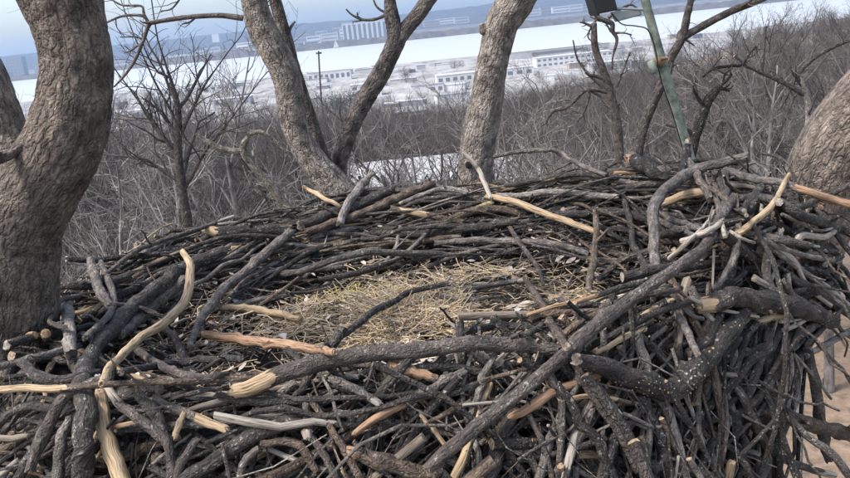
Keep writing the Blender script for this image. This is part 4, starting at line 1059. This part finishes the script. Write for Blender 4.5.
def lichen_crust(stick, pts):
    mb = MB(); V0 = np.array([v.co[:] for v in stick.data.vertices]); w = V0 - CAM; f = w @ _F
    sx = W0 / 2 + FPX * (w @ _RT) / f; sy = H0 / 2 - FPX * (w @ _UP) / f; dist = np.linalg.norm(w, axis=1)
    for px, py, sz in pts:
        k = np.argmin(np.hypot(sx - px, sy - py) + (dist - dist.min()) * 40); p = V0[k]
        v = norm(CAM - p); a = norm(np.cross(v, [0, 0, 1])); b = np.cross(v, a); n = 8; th = np.linspace(0, 2 * PI, n, endpoint=False)
        r = sz / 2 / FPX * np.linalg.norm(p - CAM) * rng.uniform(.45, 1.5, n)
        ring = p + (a * np.cos(th)[:, None] + b * np.sin(th)[:, None]) * r[:, None]
        top = p + v * r.mean() * .35 + (ring - p) * .55
        V = np.concatenate([ring - v * r.mean() * 1.2, top, [p + v * r.mean() * .4]])
        q = [[k, (k + 1) % n, n + (k + 1) % n, n + k] for k in range(n)]
        col = np.array(random.choice([(.28, .26, .19), (.30, .21, .10), (.32, .30, .24), (.32, .24, .12)]))
        mb.add(V, quads=q, tris=[[n + k, n + (k + 1) % n, 2 * n] for k in range(n)], tint=col)
    o = bpy.data.objects.new('lichen_crust', mb.mesh('lichen_crust', m_str)); sc.collection.objects.link(o); o.parent = stick; o['kind'] = 'stuff'
# loose thinner sticks crossing over the right rim and the front
for _ in range(26):
    x0, y0 = random.uniform(655, 845), random.uniform(195, 330); an = random.choice([random.gauss(.35, .3), random.gauss(-.6, .4), random.gauss(1.2, .3)]); ln = random.uniform(35, 95); w_ = random.uniform(2.6, 6.5)
    pts = [(x0 + math.cos(an) * ln * t_ + random.gauss(0, 2.5), y0 + math.sin(an) * ln * t_ + random.gauss(0, 2.5), w_ * (1 - .4 * t_)) for t_ in (-.5, -.15, .2, .5)]
    H.append((random.choice('gpmdgt'), 'pal', random.choice([None, None, (.8, 1), (0, 1)]), random.uniform(.06, .12), pts, None))
for h in H:
    o = hero(*h)
    if h[5] and 'crooked' in h[5]:
        pts = [(702 + random.gauss(0, 5) - 18 * t_, 352 + t_ * 40 + random.gauss(0, 4), random.choice([1.2, 1.6, 2, 2.6, 3.6])) for t_ in np.linspace(-.9, 1, 60)]
        pts += [(random.uniform(615, 672), 386 + random.gauss(3, 4), random.choice([1, 1.4, 1.8, 2.6])) for _ in range(34)]
        pts += [(x_ + random.gauss(0, 3), y_ + random.gauss(0, 3), random.choice([1, 1.5, 2.2, 3])) for x_, y_ in ((676, 383), (690, 372), (700, 361), (712, 345), (722, 333), (735, 322), (742, 316), (660, 381), (645, 379), (705, 372), (695, 383), (718, 352)) for _ in range(2)]
        lichen_crust(o, pts)

# the rest of the sticks that show singly on top of the mass
def some(P, r_rng):
    K, n = P.shape[:2]; t, w = colours(K); rr = radii(K, n, r_rng, skew=1.6); pl = peel_some(K, n, .2)
    for k in range(K): single(P[k], rr[k], t[k], w[k], pl[k], sides=8, knots=2, jag=.7, wob=.14)
some(rim_sticks(30, (.62, 1.0), (.2, PI - .2), (.6, 1.3), .2, n=16, lift=(-.03, .03), bend=.04), (.009, .022))
some(rim_sticks(36, (.80, 1.06), FRONT, (.6, 1.2), .42, n=16, lift=(-.05, .01), bend=.05), (.008, .019))
some(wall_sticks(11, (-1.6, -.88), (.5, .95), n=16, spread=.3, lift=(-.03, .02), bend=.06), (.008, .017))
some(rim_sticks(18, (.93, 1.05), (-1.1, .2), (.5, 1.0), .5, n=16, lift=(-.06, .0), bend=.06), (.007, .016))
some(rim_sticks(14, (.7, 1.02), (-.6, .5), (.5, .9), .45, n=16, lift=(-.06, .0), bend=.05), (.008, .018))
some(rim_sticks(16, (.66, 1.02), (PI - .5, PI + .5), (.5, .9), .35, n=16, lift=(-.04, .02), bend=.05), (.008, .019))

def hanging(K, th_rng, n=14):
    th = rng.uniform(*th_rng, K); A = on_surf(rng.uniform(.86, 1.0, K), th); A[:, 2] += .02
    az = th + rng.normal(0, .9, K); ln = rng.uniform(.3, .75, K); dn = rng.uniform(.55, .95, K)
    B = A + np.column_stack([np.cos(az) * np.sqrt(1 - dn ** 2), np.sin(az) * np.sqrt(1 - dn ** 2), -dn]) * ln[:, None]
    t = np.linspace(0, 1, n)[None, :, None]; P = A[:, None] * (1 - t) + B[:, None] * t
    return P + np.cumsum(rng.normal(0, .006, P.shape), axis=1)
some(hanging(26, (-1.0, .25)), (.004, .014))

# ------------------------------------------------------------------ green pole with camera box
def camera_pole():
    y = 4.42
    g = flat_mat('weathered_green_paint', (.185, .215, .17), .7, .5, 26)
    dk = flat_mat('black_plastic', (.012, .012, .013), .45, .2, 20)
    al = flat_mat('grey_aluminium', (.33, .36, .36), .45, .12, 10, metal=.5)
    rs = flat_mat('rusty_steel', (.22, .15, .09), .8, .3, 25)
    P, q = traced([(640, -14, 8.5), (645, 0, 8.5), (657, 44, 9), (672, 96, 9.5), (688, 152, 10), (698, 190, 10)], y, 24)
    P, q = upward(P, q, 1.2, 4, bend=(0, 0, 0)); q[:5] = q[5]
    d = P[-1] - P[0]; d /= np.linalg.norm(d)      # its foot is planted in the nest and the limbs below it
    P = np.concatenate([P, [P[-1] + d * .45]]); q = np.append(q, q[-1])
    t = empty('camera_pole', P[-1], label='leaning green metal pole carrying a black camera box above the right rim', cat='pole')
    mb = MB(); tubes(mb, P, q, 20, caps=True); mb.build('pole', g, t, attrs=False)
    c = at_y(658, 62, y); ax = d
    mb = MB(); tubes(mb, np.stack([c - ax * .022, c - ax * .02, c + ax * .02, c + ax * .022]), np.array([.029, .034, .034, .029]), 20); mb.build('clamp', rs, t, attrs=False)
    u = np.array([1., 0, 0])
    mb = MB(); e = at_y(650.5, 61, y - .06); tubes(mb, np.stack([e, e - ax * -.002, e + ax * .06, e + ax * .068]), np.array([.016, .019, .021, .015]), 12); mb.build('fitting', g, t, attrs=False)
    mb = MB(); tubes(mb, np.stack([at_y(661, 58.5, y - .04), at_y(668, 58, y - .04)]), np.array([.009, .008]), 8); mb.build('bolt', rs, t, attrs=False)
    # bracket arm and box
    mb = MB(); a, b = at_y(645, 9.5, y), at_y(606, 8, y); tubes(mb, catmull(np.stack([a, b]), 6), np.full(6, .0065), 8); mb.build('arm', al, t, attrs=False)
    p0 = at_y(616, 12, y + .05)
    def quad_box(name, c4, y0, y1, mat):
        v = [at_y(px, py, y0) for px, py in c4]; w = [np.array([p[0], p[1] + (y1 - y0), p[2]]) for p in v]
        mb = MB(); mb.add(v + w, quads=[[0, 1, 2, 3], [7, 6, 5, 4], [0, 4, 5, 1], [1, 5, 6, 2], [2, 6, 7, 3], [3, 7, 4, 0]])
        o = mb.build(name, mat, t, smooth=False, attrs=False); bv = o.modifiers.new('bevel', 'BEVEL'); bv.width = .006; bv.segments = 2; return o
    quad_box('camera_box', [(593, -16), (611, -19), (618, 10), (598, 14)], y - .1, y + .12, dk)
    quad_box('mounting_plate', [(611, 12), (640, 8), (642, 15), (616, 22)], y + .02, y + .05, al)
    quad_box('box_rim', [(590, -10), (593, -11), (600, 15), (598, 16)], y - .09, y + .1, dk)
    mb = MB(); cb_ = np.array([at_y(x_, y_, y - .05) for x_, y_ in ((612, 14), (622, 24), (636, 26), (648, 30), (655, 48), (661, 80), (672, 112), (683, 150))]); tubes(mb, catmull(cb_, 40), np.full(40, .0035), 6); mb.build('cable', dk, t, attrs=False)
camera_pole()

# ------------------------------------------------------------------ buildings
M_WHITE = flat_mat('white_painted_wall', (.60, .59, .58), .8, .08, .15)
M_PALE = flat_mat('pale_concrete', (.42, .41, .40), .85, .1, .1)
M_TAN = flat_mat('tan_brick', (.34, .28, .24), .9, .12, .2)
M_GREYW = flat_mat('grey_cladding', (.24, .25, .27), .8, .1, .1)
M_ROOFW = flat_mat('white_roof_membrane', (.45, .45, .46), .7, .1, .2)
M_ROOFG = flat_mat('grey_roof', (.26, .26, .27), .85, .12, .2)
M_WIN = flat_mat('dark_window_glass', (.17, .175, .185), .35, .1, 1.0)

def building(name, label, px, y, w, d, h, wall, roof, rows=0, cols=0, rot=0.0, group=None, zb=None, bands=False, cat='building', vertical=False):
    """boxy building standing on the ground at distance y under photograph column px"""
    dr = px_dir(px, 60.0); x = CAM[0] + dr[0] / dr[1] * y
    for _ in range(4):
        z = float(ground_z(x, y)) if zb is None else zb
        dd = y; v = np.array([x, y, z]) - CAM
        ppx = W0 / 2 + FPX * v.dot(_RT) / v.dot(_F); x += (px - ppx) / FPX * y
    z = float(ground_z(x, y)) if zb is None else zb
    t = empty(name, (x, y, z), label=label, cat=cat, group=group); t.rotation_euler = (0, 0, rot)
    def part(nm, lo, hi, mat, par=t):
        mb = MB(); box(mb, lo, hi); o = bpy.data.objects.new(nm, mb.mesh(nm, mat, False, False)); sc.collection.objects.link(o); o.parent = par; return o
    part('wall', (-w / 2, 0, -2), (w / 2, d, h), wall)
    rf = part('roof', (-w / 2 - .4, -.4, h), (w / 2 + .4, d + .4, h + max(.6, h * .06)), roof)
    if rows and cols:
        for r in range(rows):
            for c in range(cols):
                if bands and c: continue
                cw = w / cols
                x0 = -w / 2 + cw * (c + .22); x1 = -w / 2 + cw * (c + .78)
                if bands: x0, x1 = -w / 2 + w * .06, w / 2 - w * .06
                z0 = h * (r + .3) / rows; z1 = h * (r + .72) / rows
                if vertical: z0, z1 = h * .06, h * .94
                part('window', (x0, -.12, z0), (x1, .05, z1), M_WIN)
    return t

# far bank
building('apartment_block', 'large white apartment slab with vertical window strips on the far bank', 366, 4230, 220, 40, 92, M_WHITE, M_ROOFW, 1, 9, zb=-36, vertical=True, rot=.02)
building('tower_block', 'blue-grey tower block on the far bank left of the thick brown trunk', 17, 4250, 80, 50, 92, M_GREYW, M_ROOFG, 6, 5, zb=-36)
building('office_block', 'low grey block with a pale roof at the far left shore', 3, 3950, 60, 50, 34, M_PALE, M_ROOFW, 3, 5, zb=-40)
building('office_block', 'reddish block beside the blue-grey tower on the far bank', 40, 4240, 45, 40, 60, M_TAN, M_ROOFG, 5, 4, zb=-36)
building('domed_hall', 'white round-topped building on the far hillside left of the pale trunk', 216, 5350, 42, 40, 46, M_WHITE, M_ROOFW, zb=40)
farb = [(120, 4300, 90, 22), (152, 4400, 60, 26), (180, 4260, 110, 20), (200, 4360, 70, 30), (213, 4700, 90, 26), (236, 4280, 80, 24), (246, 4900, 120, 24), (256, 4320, 70, 34),
        (296, 4700, 70, 30), (305, 5000, 60, 30), (314, 4800, 80, 26), (322, 5100, 70, 30), (330, 4900, 100, 28), (338, 5200, 60, 34), (346, 5100, 70, 30), (300, 4300, 90, 22), (312, 4260, 70, 22),
        (432, 5200, 100, 20), (446, 5300, 130, 20), (462, 5200, 90, 22), (532, 5200, 110, 22), (548, 5300, 90, 26), (562, 5250, 120, 22), (576, 5200, 80, 26), (590, 5300, 120, 20), (412, 5200, 80, 22)]
for i, (px, y, w, h) in enumerate(farb):
    m = [M_PALE, M_TAN, M_WHITE, M_PALE][i % 4]; nm = ['pale', 'brown brick', 'white', 'pale'][i % 4]
    building('town_building', 'small %s building among the trees of the far bank' % nm, px, y, w, 30, h + 12, m, M_ROOFW if i % 3 else M_ROOFG, 2, 5, rot=random.uniform(-.3, .3), group='%s town buildings on the far bank' % nm, bands=True, zb=float(ground_z(0, y)) - 4 + (30 if y > 4600 else 0) * (y - 4600) / 700)

# yards on the near bank: long low sheds, tanks
YARD = [
 ('works_shed', 'long white shed with two rows of dark windows right of the grey trunk', 575, 1010, 92, 26, 11, M_WHITE, M_ROOFW, 2, 14),
 ('works_shed', 'long pale shed behind the two-row white shed', 560, 1260, 150, 30, 10, M_PALE, M_ROOFW, 1, 1),
 ('works_shed', 'white shed with a dark window band just right of the grey trunk', 520, 900, 30, 16, 9, M_WHITE, M_ROOFW, 1, 3),
 ('works_hall', 'low white hall left of the grey trunk with a step in its roof', 459, 900, 46, 26, 9, M_WHITE, M_ROOFW, 1, 6),
 ('works_hall', 'small white house with two dark windows left of the grey trunk', 437, 800, 14, 12, 8, M_WHITE, M_ROOFG, 1, 2),
 ('works_shed', 'white shed beyond the evergreen clump between the trunks', 330, 1180, 60, 24, 14, M_WHITE, M_ROOFW, 1, 8),
 ('works_hall', 'white blocky hall right of the evergreen clump', 367, 840, 30, 22, 12, M_WHITE, M_ROOFW, 2, 4),
 ('works_hall', 'white office with two dark window bands at the upper right', 754, 700, 22, 18, 13, M_WHITE, M_ROOFW, 3, 3),
 ('works_shed', 'wide white roofed shed below the white office at the upper right', 716, 560, 62, 40, 8, M_PALE, M_ROOFW, 1, 6),
 ('works_shed', 'low pale shed left of the wide white roof at the upper right', 640, 700, 60, 24, 8, M_WHITE, M_ROOFW, 1, 8),
 ('works_shed', 'white shed at the crest of the ridge at the upper right', 790, 900, 70, 24, 13, M_PALE, M_ROOFG, 1, 6),
 ('works_shed', 'pale shed right of the grey snag', 612, 860, 40, 22, 8, M_PALE, M_ROOFW, 1, 6),
 ('works_shed', 'white flat shed seen just right of the thick brown trunk', 128, 860, 40, 20, 8, M_WHITE, M_ROOFW, 1, 5),
 ('works_shed', 'pale shed left of the pale leaning trunk', 232, 900, 40, 22, 8, M_PALE, M_ROOFW, 1, 5),
 ('works_shed', 'long pale shed far out in the yards left of the pale trunk', 190, 1250, 120, 24, 8, M_WHITE, M_ROOFW, 1, 12),
 ('works_shed', 'small white shed left of the thick brown trunk', 33, 820, 22, 20, 10, M_WHITE, M_ROOFW, 1, 3),
]
for i in range(80):
    px = random.choice([random.uniform(105, 245), random.uniform(295, 470), random.uniform(515, 700), random.uniform(515, 760)]); y = random.uniform(560, 1420)
    building('yard_shed', 'low flat-roofed shed among many in the yards by the river', px, y, random.uniform(8, 34), random.uniform(6, 14), random.uniform(3, 7), random.choice([M_WHITE, M_PALE, M_TAN, M_GREYW]), random.choice([M_ROOFW, M_ROOFG, M_ROOFW]), rot=random.uniform(-.3, .3), group='small sheds in the yards')
for nm, lab, px, y, w, d, h, wl, rf, rw, cl in YARD: building(nm, lab, px, y, w, d, h, wl, rf, rw, cl, rot=random.uniform(-.06, .06))
# white-roofed building down the slope behind the nest
def slope_house(px, y, w, d, lab, zr):
    p = at_y(px, 178, y); x = p[0]; zg = float(ground_z(x, y)) - 1
    t = empty('hall_building', (x, y, zg), label=lab, cat='building')
    h = zr - zg
    mb = MB(); box(mb, (-w / 2, -d / 2, -1), (w / 2, d / 2, h)); o = bpy.data.objects.new('wall', mb.mesh('wall', M_PALE, False, False)); sc.collection.objects.link(o); o.parent = t
    mb = MB(); e = .5
    v = [(-w / 2 - e, -d / 2 - e, h), (w / 2 + e, -d / 2 - e, h), (w / 2 + e, d / 2 + e, h + .02), (-w / 2 - e, d / 2 + e, h + .02), (-w / 2 - e, 0, h + 2.2), (w / 2 + e, 0, h + 2.2)]
    mb.add(v, quads=[[0, 1, 5, 4], [2, 3, 4, 5], [3, 2, 1, 0]], tris=[[0, 4, 3], [1, 2, 5]])
    o = bpy.data.objects.new('roof', mb.mesh('roof', M_ROOFW, False, False)); sc.collection.objects.link(o); o.parent = t
    for k in range(6):
        mb = MB(); x0 = -w / 2 + w * (k + .3) / 6; box(mb, (x0, -d / 2 - .1, h * .35), (x0 + w * .06, -d / 2 + .05, h * .7)); o = bpy.data.objects.new('window', mb.mesh('window', M_WIN, False, False)); sc.collection.objects.link(o); o.parent = t
slope_house(408, 100, 13, 9, 'white-roofed hall in the trees behind the left back rim', float(at_y(408, 176, 100)[2]))
slope_house(508, 108, 8.5, 8, 'small white-roofed building in the trees right behind the grey trunk', float(at_y(508, 172, 108)[2]))

# evergreens and thickets in the yards
def evergreen(px, y, h, r, label, col, group, cone=True):
    d = px_dir(px, 70.0); x = d[0] / d[1] * y; z = float(ground_z(x, y))
    t = empty('evergreen_tree' if cone else 'thicket_tree', (x, y, z), label=label, cat='tree', group=group)
    mb = MB(); tubes(mb, np.array([[0, 0, -.5], [0, 0, h * .5], [0, 0, h * .9]]), np.array([r * .07, r * .05, r * .02]), 6, tint=np.array([.08, .06, .05])); o = bpy.data.objects.new('trunk', mb.mesh('trunk', M_TREE)); sc.collection.objects.link(o); o.parent = t
    K = 900 if cone else 420; mb = MB(); lob = rng.normal(0, r * .45, (5, 2))
    u = rng.random(K); zz = h * (.08 + .92 * u); rad = r * ((1 - u) ** .8 if cone else np.sqrt(np.maximum(1 - (2 * u - 1) ** 2, 0.02))) * rng.uniform(.45, 1.1, K); a = rng.uniform(0, 2 * PI, K)
    C = np.column_stack([np.cos(a) * rad, np.sin(a) * rad, zz])
    if not cone: C[:, :2] = C[:, :2] * .7 + lob[rng.integers(0, 5, K)]; C[:, 2] *= rng.uniform(.55, 1, K)
    for s_ in range(3):
        C_ = C[s_::3]; k = len(C_); e1 = norm(rng.normal(size=(k, 3))) * h * (.05 if cone else .06); e2 = norm(rng.normal(size=(k, 3))) * h * (.05 if cone else .02)
        V = np.stack([C_ - e1, C_ + e2, C_ + e1, C_ - e2], 1); mb.add(V, quads=np.arange(k * 4).reshape(-1, 4), tint=np.array(col))
    o = bpy.data.objects.new('crown', mb.mesh('crown', m_fol)); sc.collection.objects.link(o); o.parent = t
m_fol, N, L, P_ = new_mat('far_foliage'); L.new(attr(N, 'tint', 'Color'), P_.inputs['Base Color']); P_.inputs['Roughness'].default_value = .9
for px, y, h in ((297, 735, 12), (306, 705, 13), (322, 700, 15), (333, 700, 13), (301, 760, 15), (313, 720, 17), (328, 740, 14), (337, 735, 16), (346, 700, 19), (352, 720, 15)):
    evergreen(px, y, h, h * .42, 'dark bushy tree in the clump between the two dark trunks', (.05, .055, .042), 'dark tree clump in the yards', False)
for i in range(60):
    px = random.choice([random.uniform(110, 245), random.uniform(530, 700), random.uniform(290, 470)]); y = random.uniform(520, 1250); h = random.uniform(6, 13)
    evergreen(px, y, h, h * .55, 'round bare grey thicket tree standing in the pale yards', (.13, .115, .10), 'thicket trees in the yards', False)

# utility pole and sailboat
P, q = traced([(318.5, 51, 1.5), (319.5, 70, 1.6), (321, 96, 1.7)], 150); P, q = to_ground(P, q)
mb = MB(); tubes(mb, P, q, 8, tint=np.array((.06, .05, .045))); up_ = empty('utility_pole', P[-1], label='tall dark utility pole between the two dark trunks', cat='pole'); mb.build('post', M_TREE, up_)
b = P[0]; mb = MB(); box(mb, (b[0] - .5, b[1] - .1, b[2] - .5), (b[0] + .5, b[1] + .1, b[2] - .2)); mb.build('cross_arm', M_TREE, up_)
def sailboat(px, y):
    d = px_dir(px, 45.0); x = d[0] / d[1] * y
    t = empty('sailboat', (x, y, RIVER_Z), label='tiny white sailboat close to the far shore', cat='boat')
    mb = MB(); L_ = 26; prof = np.linspace(-1, 1, 9)
    v = [(p * L_ / 2, w * 3.2 * (1 - abs(p) ** 2.2), z) for p in prof for w, z in ((-1, 3.2), (-.5, -.6), (.5, -.6), (1, 3.2))]
    qd = [[i * 4 + k, i * 4 + k + 1, i * 4 + k + 5, i * 4 + k + 4] for i in range(8) for k in range(3)] + [[i * 4 + 3, i * 4, i * 4 + 4, i * 4 + 7] for i in range(8)]
    mb.add(v, quads=qd); o = bpy.data.objects.new('hull', mb.mesh('hull', M_WHITE, True, False)); sc.collection.objects.link(o); o.parent = t
    mb = MB(); tubes(mb, np.array([[0, 0, 2.], [0, 0, 15], [0, 0, 38.]]), np.array([.5, .45, .3]), 8); o = bpy.data.objects.new('mast', mb.mesh('mast', M_PALE, True, False)); sc.collection.objects.link(o); o.parent = t
    for nm, a, b in (('mainsail', -12, -.6), ('jib', 12.5, .6)):
        n = 8; v = []
        for i in range(n + 1):
            f = i / n; z = 5 + 31 * f; xe = a * (1 - f) + b * f; v += [(b, 0.05, z), ((b + xe) / 2, .9 * (1 - f), z), (xe, .3 * (1 - f), z)]
        mb = MB(); mb.add(v, quads=[[i * 3 + k, i * 3 + k + 1, i * 3 + k + 4, i * 3 + k + 3] for i in range(n) for k in range(2)]); o = bpy.data.objects.new(nm, mb.mesh(nm, M_WHITE, True, False)); sc.collection.objects.link(o); o.parent = t
        sm = o.modifiers.new('cloth', 'SOLIDIFY'); sm.thickness = .1
sailboat(336, 3700)

# ------------------------------------------------------------------ haze
def haze():
    mb = MB(); box(mb, (-9500, -300, -56), (9500, 11000, 260))
    m = bpy.data.materials.new('haze_air'); m.use_nodes = True; N, L = m.node_tree.nodes, m.node_tree.links
    N.remove(N['Principled BSDF']); v = N.new('ShaderNodeVolumePrincipled')
    v.inputs['Color'].default_value = (.50, .70, 1.0, 1); v.inputs['Density'].default_value = 0.0001; v.inputs['Anisotropy'].default_value = 0.2
    L.new(v.outputs[0], N['Material Output'].inputs['Volume'])
    return tag(mb.build('haze', m, attrs=False, smooth=False), 'pale blue winter haze over the river valley', 'haze', kind='stuff')
haze()
